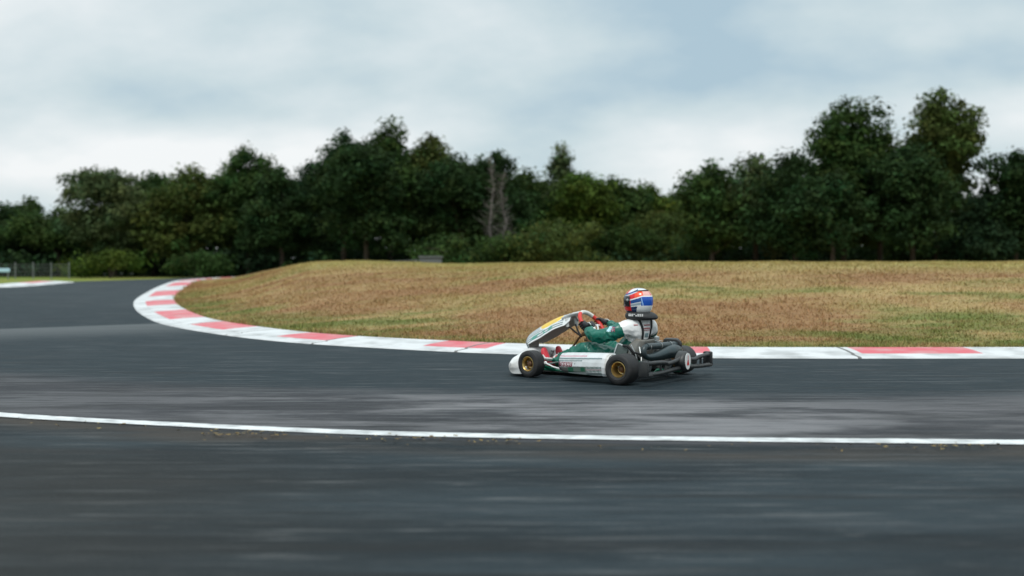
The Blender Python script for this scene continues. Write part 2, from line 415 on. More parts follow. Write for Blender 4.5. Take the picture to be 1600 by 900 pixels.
# far kerb strip
ftg = np.gradient(FAR_EDGE, axis=0); ftg /= np.linalg.norm(ftg, axis=1)[:, None]; fn_ = np.stack([-ftg[:, 1], ftg[:, 0]], 1)
mk = MB(); vs = []; fs = []; mi = []
nF = int(np.argmax(FAR_EDGE[:, 1] > fe[2][1]+1.5))
for k in range(nF):
    for off, z in ((-0.02, 0.004), (0.0, 0.03), (0.55, 0.06), (1.05, 0.07), (1.08, -0.03)):
        q = FAR_EDGE[k]+fn_[k]*off; vs.append((q[0], q[1], float(zt(q[0], q[1]))+z))
for k in range(nF-1):
    for j in range(4):
        fs.append((k*5+j, (k+1)*5+j, (k+1)*5+j+1, k*5+j+1)); mi.append(1 if (j > 1 and int(FS[k]/1.6) % 2 and FAR_EDGE[k, 1] > fe[0][1]+1) else 0)
mk.add(vs, fs); mk.m = mi
tag(mk.build('far_kerb', [M_KW, M_KR]), kind='structure')

# ---- painted line
lpx = [(0, 654), (120, 660.5), (340, 671.8), (560, 682.2), (800, 687.8), (1000, 690.5), (1200, 693.3), (1600, 697)]
lw = [on_ground(*p) for p in lpx]
LL, LS = smooth_line([(-40, 20.5), (-16, 12.3), (-7, 9.25)]+lw+[(9, 6.2), (25, 5.6)], 0.06)
ltg = np.gradient(LL, axis=0); ltg /= np.linalg.norm(ltg, axis=1)[:, None]; ln = np.stack([-ltg[:, 1], ltg[:, 0]], 1)
wv = 0.165+0.008*np.sin(LS*1.7)+rng.normal(0, 0.003, len(LS))
A = LL; B = LL+ln*wv[:, None]
V = np.empty((2*len(LL), 3)); V[0::2] = np.c_[A, zt(A[:, 0], A[:, 1])+0.006]; V[1::2] = np.c_[B, zt(B[:, 0], B[:, 1])+0.006]
k = np.arange(len(LL)-1)*2
M_LINE = mat('line_paint', (0.72, 0.74, 0.74), 0.55, noise=(6.0, 0.85, (0.30, 0.31, 0.31)), bump=(80, 0.2, 0.003))
tag(np_mesh('road_marking', V, np.stack([k, k+2, k+3, k+1], 1), M_LINE), kind='structure')

# ---- grass bank inside the bend
poly = np.vstack([INNER[::10], [[60, 30]]])
def inside(X, Y):
    r = np.zeros(X.shape, bool); px, py = poly[:, 0], poly[:, 1]; jn = len(poly)-1
    for i_ in range(len(poly)):
        c = ((py[i_] > Y) != (py[jn] > Y))
        with np.errstate(divide='ignore', invalid='ignore'):
            xx = (px[jn]-px[i_])*(Y-py[i_])/(py[jn]-py[i_])+px[i_]
        r ^= c & (X < xx); jn = i_
    return r
IN2 = INNER[::7]
def edge_dist(X, Y):
    P_ = np.stack([X.ravel(), Y.ravel()], 1); dm = np.empty(len(P_))
    for a in range(0, len(P_), 4000):
        q = P_[a:a+4000]; dm[a:a+4000] = np.sqrt(((q[:, None]-IN2[None])**2).sum(2)).min(1)
    dm = dm.reshape(X.shape); return np.where(inside(X, Y), dm, -dm)
SIL = np.array([(200, 428), (345, 423.0), (420, 416), (480, 411.2), (560, 409.5), (650, 410), (740, 412.3), (830, 413), (1000, 413), (1300, 412), (1600, 411.3), (2600, 410)])
def bank_z(X, Y, dd=None):
    if dd is None: dd = edge_dist(X, Y)
    px = 800+F*X/np.maximum(Y, 1)
    hc = H-(np.interp(px, SIL[:, 0], SIL[:, 1])-YH)*22/F
    base = zt(X, Y)+0.045
    z = base+(hc-base)*sm(np.clip(dd, 0, None)/(9.0-4.8*sm((-X-0.5)/5)))
    # the back of the bank falls again to the wood
    z = z-(z-base)*0.8*sm((Y-32)/10)*sm((X+6)/6)
    z = z+0.02*np.sin(X*0.9+Y*0.4)*sm(dd/3)+0.012*np.sin(X*2.3-Y*1.3)*sm(dd/2)
    return np.where(dd < 0, zt(X, Y)+0.02, z)
bx = np.arange(-18, 46, 0.25); by = np.arange(12, 58, 0.25)
X, Y = np.meshgrid(bx, by); D = edge_dist(X, Y); Z = bank_z(X, Y, D)
keep = (D[:-1, :-1] > -0.7) & (D[1:, 1:] > -0.7) & (D[:-1, 1:] > -0.7) & (D[1:, :-1] > -0.7)
nx = len(bx); ii, jj = np.nonzero(keep); k = ii*nx+jj
bank = np_mesh('grass_bank', np.stack([X.ravel(), Y.ravel(), Z.ravel()], 1), np.stack([k, k+1, k+nx+1, k+nx], 1), M_TURF, smooth=True); tag(bank, kind='structure')
bm = bmesh.new(); bm.from_mesh(bank.data); bmesh.ops.delete(bm, geom=[v for v in bm.verts if not v.link_faces], context='VERTS'); bm.to_mesh(bank.data); bm.free()

def interp_bank(x_, y_):
    fx_ = (x_-bx[0])/0.25; fy_ = (y_-by[0])/0.25; i0 = fx_.astype(int); j0 = fy_.astype(int); u = fx_-i0; v = fy_-j0
    g = lambda A_: A_[j0, i0]*(1-u)*(1-v)+A_[j0, i0+1]*u*(1-v)+A_[j0+1, i0]*(1-u)*v+A_[j0+1, i0+1]*u*v
    return g(Z), g(D)
NB = 470000
yb = 12.6+(rng.random(NB*2)**1.35)*25.5; xb = -17+rng.random(NB*2)*42
vis = (xb/yb > -0.60) & (xb/yb < 0.70) & (yb < 37)
xb, yb = xb[vis], yb[vis]; zb, db = interp_bank(xb, yb)
ok = db > -0.02; xb, yb, zb = xb[ok][:NB], yb[ok][:NB], zb[ok][:NB]
nb = len(xb)
CN = 3500
cgx, cgy = np.floor(xb*3.1).astype(int) % 211, np.floor(yb*2.3).astype(int) % 197
tab = rng.random((211, 197)); clump = 0.65+0.55*tab[cgx, cgy]**2
ang = rng.random(nb)*2*np.pi; hgt = (0.016+0.038*rng.random(nb)**1.4)*clump*(1+1.1*np.exp(-np.clip(db[ok][:NB], 0, None)/0.22)); wid = 0.003+0.005*rng.random(nb)+yb*0.00012
ln_ = rng.normal(0, 0.025, (nb, 2)); ca, sa = np.cos(ang), np.sin(ang)
V = np.empty((nb, 3, 3)); V[:, 0] = np.stack([xb-ca*wid, yb-sa*wid, zb-0.004], 1); V[:, 1] = np.stack([xb+ca*wid, yb+sa*wid, zb-0.004], 1)
V[:, 2] = np.stack([xb+ln_[:, 0], yb+ln_[:, 1], zb+hgt], 1)
tint = (0.75+0.75*rng.random(nb))[:, None]*np.array([1, 1, 1])+rng.normal(0, 0.06, (nb, 3)); tint = np.repeat(np.clip(tint, 0.4, 1.8), 3, 0)
gr = np_mesh('grass', V.reshape(-1, 3), np.arange(nb*3).reshape(-1, 3), M_BLADE, cols=tint)
tag(gr, 'short dry yellow and green grass covering the bank inside the bend', 'grass', kind='stuff')

# dead grass and leaf litter caught along the painted line
ts = []; M_LIT = mat('dead_leaf_litter', (0.30, 0.20, 0.06), 0.8, attr='tint')
for (pa, pb, py, nn) in ((320, 450, 682.0, 46), (570, 700, 689.0, 30), (735, 820, 692, 12), (1370, 1550, 702.0, 28)):
    for _ in range(nn):
        ts.append(on_ground(random.uniform(pa, pb)+random.gauss(0, 12), py+random.gauss(0, 2.6)))
for _ in range(60):
    px_ = random.uniform(20, 1590); yl = np.interp(px_, [q[0] for q in lpx], [q[1] for q in lpx])
    ts.append(on_ground(px_, yl+abs(random.gauss(0, 9))+1.5))
ts = np.array(ts); nb = len(ts)
V = np.empty((nb, 4, 3)); a = rng.random(nb)*np.pi; l = 0.006+0.012*rng.random(nb)
for q, (u, v_) in enumerate(((-1, -.35), (1, -.3), (1, .3), (-1, .35))):
    V[:, q] = np.stack([ts[:, 0]+l*(u*np.cos(a)-v_*np.sin(a)), ts[:, 1]+l*(u*np.sin(a)+v_*np.cos(a)), 0.012+0.010*rng.random(nb)], 1)
tt = np.array([[0.20, 0.135, 0.040], [0.13, 0.085, 0.035], [0.22, 0.165, 0.06]])[rng.integers(0, 3, nb)]
tag(np_mesh('leaf_litter', V.reshape(-1, 3), np.arange(nb*4).reshape(-1, 4), M_LIT, cols=np.repeat(tt, 4, 0)),
    'dry yellow leaf litter scattered along the near side of the white line', 'leaf litter', kind='stuff')

# ================================================================== TREES
def leaf_mat():
    m = bpy.data.materials.new('foliage'); m.use_nodes = True; t = NT(m); p = t.n['Principled BSDF']
    a = t.new('ShaderNodeAttribute'); a.attribute_name = 'tint'
    t.put(p.inputs['Base Color'], a.outputs['Color'])
    p.inputs['Roughness'].default_value = 0.75; p.inputs['Specular IOR Level'].default_value = 0.10
    tr = t.new('ShaderNodeBsdfTranslucent'); t.put(tr.inputs[0], a.outputs['Color'])
    mx = t.new('ShaderNodeMixShader'); mx.inputs[0].default_value = 0.22
    o = t.n['Material Output']; t.l.new(p.outputs[0], mx.inputs[1]); t.l.new(tr.outputs[0], mx.inputs[2]); t.l.new(mx.outputs[0], o.inputs[0])
    return m
M_LEAF = leaf_mat()
M_BARK = mat('bark', (0.075, 0.062, 0.048), 0.9, spec=0.1, noise=(6, 0.7, (0.035, 0.032, 0.026)), bump=(25, 0.6, 0.02))
M_PALE = mat('pale_birch_bark', (0.17, 0.155, 0.14), 0.8, spec=0.2, noise=(9, 0.6, (0.07, 0.06, 0.05)))
KINDS_ = {'dark': (0.022, 0.047, 0.014), 'mid': (0.038, 0.072, 0.018), 'olive': (0.060, 0.084, 0.020), 'pale': (0.066, 0.094, 0.036), 'lime': (0.056, 0.092, 0.014), 'blue': (0.020, 0.044, 0.019)}
def leaves(centres, radii, per, size, base, flat=0.8):
    nC = len(centres); N = nC*per
    cen = np.repeat(centres, per, 0); rad = np.repeat(radii, per)
    dv = rng.normal(0, 1, (N, 3)); dv /= np.linalg.norm(dv, axis=1)[:, None]
    rr = rng.random(N)**0.45
    pos = cen+dv*(rad*rr)[:, None]*np.array([1.15, 1.15, flat])
    # leaf frames: roughly facing up and out
    nrm = dv*0.7+np.array([0, 0, 0.5])+rng.normal(0, 0.45, (N, 3)); nrm /= np.linalg.norm(nrm, axis=1)[:, None]
    t1 = np.cross(nrm, rng.normal(0, 1, (N, 3))); t1 /= np.linalg.norm(t1, axis=1)[:, None]; t2 = np.cross(nrm, t1)
    s = size*(0.45+1.3*rng.random(N)**2)
    a, b = t1*s[:, None], t2*(s*0.55)[:, None]
    V = np.stack([pos-a, pos+b-a*0.1, pos+a, pos-b+a*0.1], 1).reshape(-1, 3)
    ct = np.repeat(0.62+0.76*rng.random(nC), per); hue = np.repeat(rng.normal(0, 0.13, nC), per)
    c = np.array(base)[None]*(ct*(0.75+0.5*rng.random(N)))[:, None]
    c[:, 0] *= 1+hue; c[:, 2] *= 1-0.3*hue
    return V, np.repeat(np.clip(c, 0.006, 0.3), 4, 0)
def crown_centres(cx, cy, z0, z1, wid, nC, lop, taper):
    """an uneven crown: several lobes, each filled with leaf clumps"""
    h = z1-z0; out_ = []; nl = lop
    lob = [(0, 0, 0.80, 0.20)]+[(0.30*math.cos(a)*random.uniform(.5, 1.1), 0.30*math.sin(a)*random.uniform(.5, 1.1), random.uniform(0.25, 0.80), random.uniform(0.17, 0.30))
                                for a in [random.uniform(0, 6.28) for _ in range(nl)]]
    lob += [(0, 0, 0.35, 0.36), (0, 0, 0.55, 0.32)]
    for _ in range(nC):
        lx_, ly_, lz_, lr_ = random.choice(lob)
        v = Vector((random.gauss(0, 1), random.gauss(0, 1), random.gauss(0, 1))).normalized()*(random.random()**0.4)
        zz = lz_+v.z*lr_*0.75
        k = 1-taper*max(0, zz-0.35)
        out_.append((cx+(lx_+v.x*lr_*1.25)*wid*k*1.15, cy+(ly_+v.y*lr_*1.2)*wid*k, z0+min(0.97, max(0.0, zz))*h))
    out_.append((cx, cy, z1-0.25))
    return np.array(out_)
def trunk_mb(cx, cy, zb, zt_, r0, limbs, cen):
    mb = MB(); n_ = 9
    path = [(cx+0.10*math.sin(k*1.1+cx)*k/n_, cy+0.08*math.cos(k*1.3+cy)*k/n_, zb-0.1+(zt_-zb)*k/(n_-1)) for k in range(n_)]
    mb.tube(path, [r0*(1.25 if k == 0 else 1)*(1-0.82*k/(n_-1)) for k in range(n_)], 8)
    for _ in range(limbs):
        tgt = cen[random.randrange(len(cen))]; k = random.randint(2, 6); b = path[k]
        if tgt[2] < b[2]+0.3: continue
        m_ = [(b[q]+(tgt[q]-b[q])*0.5+(0.25 if q == 2 else random.uniform(-.2, .2))) for q in range(3)]
        mb.tube([b, m_, tuple(tgt)], [r0*0.42, r0*0.26, r0*0.08], 6)
    return mb
def tree(cx_px, top_px, w_px, Y, kind, label, foot=None, lop=6, taper=0.55, name='broadleaf_tree', cat='tree', group='trees of the wood behind the bank', dens=1.0, low=0.12, leaf=0.135):
    X = (cx_px-800)/F*Y; zb = float(zt(X, Y))-0.03; ztop = H+(YH-top_px)*Y/F; wid = w_px*Y/F*1.42; h = ztop-zb
    root = empty(name, (X, Y, zb)); tag(root, label, cat, group)
    z0 = h*low
    nC = int(dens*min(460, 36*wid*h/2.6)); nC = max(nC, 50)
    cen = crown_centres(0, 0, z0, h, wid, nC, lop, taper)
    V, C_ = leaves(cen, 0.30+0.36*rng.random(len(cen)), 84, leaf*0.62, KINDS_[kind])
    trunk_mb(0, 0, 0, h*0.86, 0.06+0.013*h, 9, cen).build('trunk', M_BARK, root)
    np_mesh('crown', V, np.arange(len(V)).reshape(-1, 4), M_LEAF, root, C_)
    return root
TREES = [
 (-70, 300, 150, 60, 'dark', 'dark tree cut off by the left edge of the photo, low on the skyline'),
 (12, 322, 95, 60, 'dark', 'low dark tree at the far left above the pale blue board'),
 (48, 306, 46, 64, 'mid', 'small pointed treetop in the sky gap at the far left', 4, 0.8),
 (92, 322, 80, 58, 'mid', 'low mid green tree in the dip left of the pale grey-green crown'),
 (178, 262, 110, 55, 'pale', 'pale grey-green tree whose crown starts the high wood at the left'),
 (240, 268, 90, 57, 'mid', 'mid green tree just right of the pale grey-green crown at the left'),
 (300, 258, 100, 54, 'olive', 'olive green tree with a broad flat top left of the round hump'),
 (388, 227, 92, 55, 'mid', 'round humped tree standing highest in the left half of the wood'),
 (440, 258, 80, 52, 'dark', 'dark tree filling the notch right of the round hump'),
 (490, 250, 70, 56, 'blue', 'dark blue-green tree tucked left of the double peaked tree pair'),
 (537, 202, 74, 52, 'dark', 'dark tree with a blunt peak, left of the highest central tree'),
 (610, 185, 66, 52, 'mid', 'highest tree of the central wood with a narrow square top', 5, 0.7),
 (572, 215, 90, 50, 'dark', 'dark tree filling between the blunt peak and the narrow square top'),
 (672, 208, 96, 54, 'olive', 'olive topped tree sloping down to the right of the highest central tree'),
 (720, 238, 96, 52, 'dark', 'dark leafy tree directly left of the bare pale birch'),
 (775, 233, 80, 53, 'dark', 'dark flat topped tree right behind the bare pale birch'),
 (826, 262, 70, 55, 'mid', 'mid green tree in the dip left of the small pale turret top'),
 (876, 224, 46, 58, 'pale', 'slim pale tree rising like a small turret right of the birch', 3, 0.5),
 (905, 268, 80, 54, 'lime', 'yellow-green tree at the foot of the slim pale turret tree'),
 (955, 275, 84, 56, 'mid', 'mid green tree on the falling slope above the driver'),
 (1008, 284, 76, 58, 'lime', 'bright yellow-green tree left of the lowest dip in the skyline'),
 (1056, 296, 60, 60, 'olive', 'short olive tree in the lowest dip of the skyline'),
 (1112, 250, 86, 48, 'mid', 'mid green tree at the left shoulder of the right hand wood'),
 (1180, 238, 90, 49, 'pale', 'grey-green tree between the left shoulder and the tall pair of the right wood'),
 (1242, 236, 80, 46, 'dark', 'dark tree just left of the tall pair of the right wood'),
 (1318, 150, 84, 47, 'mid', 'tall tree with a rounded head, left one of the tall pair', 7, 0.1),
 (1374, 200, 86, 48, 'olive', 'tree filling the saddle between the two tall heads'),
 (1464, 137, 76, 48, 'olive', 'tallest tree of the wood with a slim loose head', 7, 0.1),
 (1425, 225, 100, 45, 'dark', 'dark tree standing in front of the tallest slim headed tree'),
 (1300, 265, 100, 44, 'dark', 'dark tree standing in front of the rounded tall head'),
 (1532, 305, 84, 47, 'blue', 'low blue-green tree in the gap left of the last dark tree'),
 (1586, 232, 70, 47, 'dark', 'dark tree at the right edge of the photo'),
 (1665, 215, 100, 46, 'dark', 'dark tree just past the right edge of the photo'),
]
for a in TREES:
    tree(*a[:6], lop=a[6] if len(a) > 6 else 6, taper=a[7]*0.6 if len(a) > 7 else 0.22)
SHRUBS = [
 (172, 392, 95, 50, 'lime', 'rounded green shrub on the far verge left of the road crest'),
 (306, 396, 70, 50, 'mid', 'small bright green shrub just behind the crest of the road'),
 (395, 372, 110, 50, 'blue', 'dark shrub right of the small bright green shrub'),
 (500, 355, 120, 47, 'dark', 'broad dark shrub below the blue-green tree'),
 (612, 362, 110, 45, 'blue', 'blue-green shrub behind the thin rail on the bank'),
 (710, 358, 100, 45, 'mid', 'mid green shrub right of the grey block on the bank'),
 (785, 352, 90, 44, 'mid', 'rounded shrub under the bare pale birch'),
 (865, 342, 120, 44, 'olive', 'wide olive shrub below the slim pale turret tree'),
 (955, 345, 110, 45, 'mid', 'mid green shrub behind the driver and left of the brownish one'),
 (1040, 330, 110, 46, 'olive', 'brownish olive shrub below the lowest dip of the skyline'),
 (1130, 345, 110, 43, 'dark', 'dark shrub below the left shoulder of the right wood'),
 (1225, 350, 110, 43, 'blue', 'dark blue-green shrub below the dark tree left of the tall pair'),
 (1320, 362, 110, 42, 'dark', 'low dark shrub under the rounded tall head'),
 (1410, 355, 110, 42, 'mid', 'mid green shrub under the tallest slim headed tree'),
 (1500, 358, 110, 42, 'blue', 'blue-green shrub second from the right edge of the photo'),
 (1585, 350, 110, 42, 'dark', 'dark shrub at the right edge of the photo below the last tree'),
]
for a in SHRUBS:
    a = list(a); a[3] += 0 if a[0] < 350 or 690 < a[0] < 880 else 9; a[1] += 0 if a[0] < 350 else random.uniform(-12, 22)
    tree(*a, lop=5, taper=0.25, name='shrub', cat='shrub', group='shrubs along the edge of the wood', low=0.02, leaf=0.10)

# the bare pale birch
X, Y = (768-800)/F*46, 46.0; zb = float(zt(X, Y))
root = empty('bare_birch_tree', (X, Y, zb-0.03)); tag(root, 'bare pale barked birch with thin twigs, in front of the dark flat topped tree', 'tree')
hb = H+(YH-240)*Y/F-zb
def bent(x0_, k, n_, h_, a_): return (x0_+a_*math.sin(k*0.9+x0_*5)+0.4*a_*math.sin(k*2.3), a_*math.cos(k*0.7), h_*k/n_)
mb = MB(); mb.tube([bent(0, k, 12, hb, 0.07) for k in range(13)], [0.065*(1-0.85*k/12) for k in range(13)], 8)
mb.tube([bent(0.50, k, 12, hb*0.88, 0.09) for k in range(13)], [0.048*(1-0.85*k/12) for k in range(13)], 7)
mb.build('trunk', M_PALE, root)
tw = MB()
for _ in range(330):
    z = random.uniform(0.30, 0.97); s_ = random.choice((0, 0.50)); a = random.uniform(0, 6.28); L_ = random.uniform(0.10, 0.75)*(1.3-z)
    p0 = Vector(bent(s_, 12*z, 12, hb*(1 if s_ == 0 else 0.88), 0.07 if s_ == 0 else 0.09)); el_ = random.uniform(0.1, 0.9)
    p1 = p0+Vector((math.cos(a)*L_*.6, math.sin(a)*L_*.6, L_*el_*.6)); p2 = p1+Vector((math.cos(a+random.uniform(-.7, .7))*L_*.5, math.sin(a)*L_*.5, L_*random.uniform(0, .5)))
    tw.tube([p0, p1, p2], [0.011, 0.008, 0.004], 4)
tw.build('twigs', M_PALE, root)

# low scrub and the depth of the wood behind: masses nobody could count
def mass(name, y0, y1, hfun, nC, kinds, label, cat, leaf):
    cs = []; cols = []
    Vs = []; Cs = []
    for kd in kinds:
        c = []
        for _ in range(nC//len(kinds)):
            Y_ = random.uniform(y0, y1); X_ = random.uniform(-0.66, 0.92)*Y_
            if X_ < -0.30*Y_ and Y_ < 55: continue
            c.append((X_, Y_, 0.45+random.random()**0.8*hfun(800+F*X_/Y_)))
        c = np.array(c)
        V_, C_ = leaves(c, 0.35+0.35*rng.random(len(c)), 40, leaf, KINDS_[kd]); Vs.append(V_); Cs.append(C_)
    V_ = np.vstack(Vs); o = np_mesh(name, V_, np.arange(len(V_)).reshape(-1, 4), M_LEAF, cols=np.vstack(Cs))
    tag(o, label, cat, kind='stuff')
mass('undergrowth', 51, 60, lambda px: 1.0, 1700, ('dark', 'blue'), 'tangled dark undergrowth at the foot of the wood', 'undergrowth', 0.12)
WOOD = np.array([(-300, 4.0), (0, 2.6), (60, 2.6), (130, 3.2), (200, 4.4), (380, 5.6), (480, 5.2), (540, 6.4), (650, 6.6), (760, 5.8), (900, 5.0), (1000, 4.3), (1060, 3.8), (1120, 4.9), (1250, 5.6), (1320, 7.6), (1470, 7.6), (1530, 4.2), (1700, 6.0)])
mass('deep_woods', 60, 68, lambda px: float(np.interp(px, WOOD[:, 0], WOOD[:, 1])), 5400, ('dark', 'blue'), 'deep dark wood behind the front row of trees', 'wood', 0.20)

# ================================================================== SMALL THINGS FAR OFF
M_GALV = mat('galvanised_steel', (0.20, 0.215, 0.22), 0.6, 0.4, noise=(8, 0.4, (0.13, 0.13, 0.125)))
M_CONC = mat('weathered_concrete', (0.10, 0.11, 0.115), 0.85, noise=(6, 0.5, (0.11, 0.115, 0.11)))
M_BLUE = mat('pale_blue_board', (0.42, 0.62, 0.74), 0.5)
M_WHITE = mat('white_plastic', (0.62, 0.63, 0.62), 0.45)
Yf = 46.0
x0f, x1f = (-60-800)/F*Yf, (108-800)/F*Yf
fr = empty('wire_fence', (x0f, Yf, float(zt(0, Yf)))); tag(fr, 'low grey wire fence on thin posts along the far left verge', 'fence')
nP = 7
for k in range(nP):
    x_ = (x1f-x0f)*k/(nP-1)
    MB().tube([(x_, 0, -0.1), (x_, 0, 0.70)], 0.022, 8).build('post', M_GALV, fr)
mb = MB()
for z in (0.15, 0.3, 0.45, 0.6): mb.tube([(0, 0, z), (x1f-x0f, 0, z)], 0.004, 5)
for k in range(60): xx = (x1f-x0f)*k/59; mb.tube([(xx, 0, 0.12), (xx, 0, 0.62)], 0.003, 4)
mb.build('wire_mesh', M_GALV, fr)
xb_ = (3-800)/F*45.0
bd = empty('low_board', (xb_, 45.0, float(zt(0, 45)))); tag(bd, 'pale blue low board at the far left edge in front of the wire fence', 'board')
MB().box((0, 0, 0.36), (0.66, 0.03, 0.16), bev=0.008).build('panel', M_BLUE, bd)
for s_ in (-0.24, 0.24): MB().box((s_, 0.03, 0.15), (0.04, 0.03, 0.42)).build('post', M_GALV, bd)
# behind the crest: a rail and a block
Yr = 36.0
def crest_pt(px, py, Y_): return ((px-800)/F*Y_, Y_, H+(YH-py)*Y_/F)
rr = empty('thin_rail', crest_pt(560, 411, Yr)); tag(rr, 'thin grey rail rising behind the top of the grass bank', 'rail')
p0, p1 = Vector(crest_pt(556, 411.5, Yr)), Vector(crest_pt(655, 406.5, Yr)); b0 = Vector(crest_pt(560, 411, Yr))
MB().tube([p0-b0, p1-b0], 0.016, 8).build('bar', M_CONC, rr)
for t_ in (0.05, 0.5, 0.95):
    q = p0.lerp(p1, t_)-b0; MB().tube([q-Vector((0, 0, 0.9)), q], 0.025, 8).build('post', M_GALV, rr)
c = crest_pt(672, 406.5, Yr)
bk = empty('concrete_block', (c[0], Yr+0.3, c[2]-0.85)); tag(bk, 'grey concrete block showing over the bank right of the thin rail', 'block')
MB().box((0, 0, 0.46), (0.72, 0.5, 0.92), bev=0.03).build('base_block', M_CONC, bk)
MB().box((0, 0, 0.955), (0.78, 0.56, 0.065), bev=0.012).build('cap', M_CONC, bk)

# ================================================================== THE KART
from mathutils import noise as mnoise
YAW = R(35)
KX, KY = 1.352, 10.388
kart = empty('go_kart', (KX, KY, 0.004), math.pi-YAW)
tag(kart, 'white and green racing go-kart with gold wheels and black rear bumper, driven on the track', 'kart')
def tyre_mat():
    m = mat('tyre_rubber', (0.020, 0.020, 0.021), 0.62, spec=0.4, noise=(9, 0.5, (0.060, 0.057, 0.053)), bump=(45, 0.3, 0.003)); return m
M_TYRE = tyre_mat()
M_GOLD = mat('gold_magnesium', (0.52, 0.36, 0.13), 0.36, 0.85)
M_BLK = mat('black_plastic', (0.018, 0.020, 0.021), 0.42, noise=(12, 0.35, (0.07, 0.068, 0.062)))
M_PIPE = mat('dark_exhaust_steel', (0.030, 0.050, 0.056), 0.34, 0.35, noise=(7, 0.5, (0.06, 0.055, 0.05)))
M_ALU = mat('aluminium', (0.50, 0.52, 0.515), 0.48, 0.85)
M_GRN = mat('green_frame_paint', (0.003, 0.10, 0.055), 0.35, coat=0.4)
M_SEAT = mat('grey_fibreglass', (0.20, 0.20, 0.185), 0.5, noise=(10, 0.5, (0.11, 0.075, 0.04)))
M_RAD = mat('radiator_fins', (0.075, 0.095, 0.088), 0.45, 0.5, bump=(180, 0.6, 0.003))
M_PAINT = mat('decal_paint', (0.7, 0.7, 0.7), 0.33, coat=0.35, attr='paint', noise=(9, 0.30, (0.30, 0.28, 0.25)))
M_WFAIR = mat('white_fairing', (0.74, 0.745, 0.735), 0.38, coat=0.2, noise=(6.5, 0.65, (0.22, 0.20, 0.175)))
M_RUB = mat('black_rubber', (0.014, 0.014, 0.015), 0.6)
M_REDL = mat('red_leather', (0.62, 0.035, 0.025), 0.42)
M_WHTL = mat('white_leather', (0.70, 0.69, 0.64), 0.45)
M_BRONZE = mat('brown_metal', (0.16, 0.085, 0.045), 0.45, 0.6)
M_WHT = mat('white_sticker', (0.78, 0.78, 0.76), 0.4)
M_REDS = mat('red_sticker', (0.60, 0.02, 0.02), 0.4)

FONT = {'T': '11111 00100 00100 00100 00100', 'O': '01110 10001 10001 10001 01110', 'N': '10001 11001 10101 10011 10001', 'Y': '10001 01010 00100 00100 00100',
        'K': '10010 10100 11000 10100 10010', 'A': '01110 10001 11111 10001 10001', 'R': '11110 10001 11110 10100 10010'}
def text_hit(word, u, v):                       # u along the word 0..1, v down 0..1
    if not (0 <= u < 1 and 0 <= v < 1): return False
    c = u*len(word); k = int(c); g = FONT[word[k]].split(); x = int((c-k)*6.0); y = int(v*5)
    return x < 5 and g[y][x] == '1'

def wheel(x, y, r, wdt, rim_r, side, steer=0.0):
    wl = MB().lathe([(-0.05, 0.018), (-0.05, 0.030), (0.030, 0.030), (0.040, 0.020), (0.042, 0.0)]).build('wheel', M_BRONZE, kart)
    if side < 0: wl.rotation_euler = (0, 0, math.pi+steer)
    else: wl.rotation_euler = (0, 0, steer)
    wl.location = (x, y, r)
    h = wdt/2
    tp = [(-h*0.80, rim_r+0.002), (-h*0.98, rim_r+0.018), (-h, rim_r+(r-rim_r)*0.55), (-h*0.95, r-0.016), (-h*0.84, r-0.004), (-h*0.5, r-0.0006), (0, r), (h*0.5, r-0.0006), (h*0.84, r-0.004), (h*0.95, r-0.016), (h, rim_r+(r-rim_r)*0.55), (h*0.98, rim_r+0.018), (h*0.80, rim_r+0.002)]
    mb = MB().lathe(tp, seg=64)
    for s_ in (1, -1): mb.lathe([(s_*(h*1.000), rim_r+0.026), (s_*(h*1.025), rim_r+0.029), (s_*(h*1.0), rim_r+0.032)], seg=64)
    mb.build('tyre', M_TYRE, wl, sharp=50)
    rp = [(h*0.80, rim_r+0.004), (h*0.86, rim_r+0.007), (h*0.88, rim_r+0.002), (h*0.80, rim_r-0.003), (h*0.45, rim_r-0.012), (h*0.15, rim_r-0.014), (h*0.05, rim_r-0.018), (-0.00, 0.030), (-0.004, 0.030),
          (-0.006, rim_r-0.012), (-h*0.80, rim_r-0.003), (-h*0.88, rim_r+0.002), (-h*0.86, rim_r+0.007), (-h*0.80, rim_r+0.004)]
    rm = MB().lathe(rp, seg=48)
    rm.build('rim', M_GOLD, wl, sharp=40)
    for k in range(3):
        a = 2*math.pi*k/3+0.4; MB().lathe([(-0.002, 0.007), (0.012, 0.007), (0.013, 0.0)], c=(0.043*math.cos(a), 0, 0.043*math.sin(a)), seg=6).build('wheel_nut', M_ALU, wl)
    return wl
wheel(0, 0.595, 0.140, 0.205, 0.066, 1); wheel(0, -0.595, 0.140, 0.205, 0.066, -1)
wheel(1.045, 0.535, 0.130, 0.130, 0.066, 1, R(-8)); wheel(1.045, -0.535, 0.130, 0.130, 0.066, -1, R(-8))

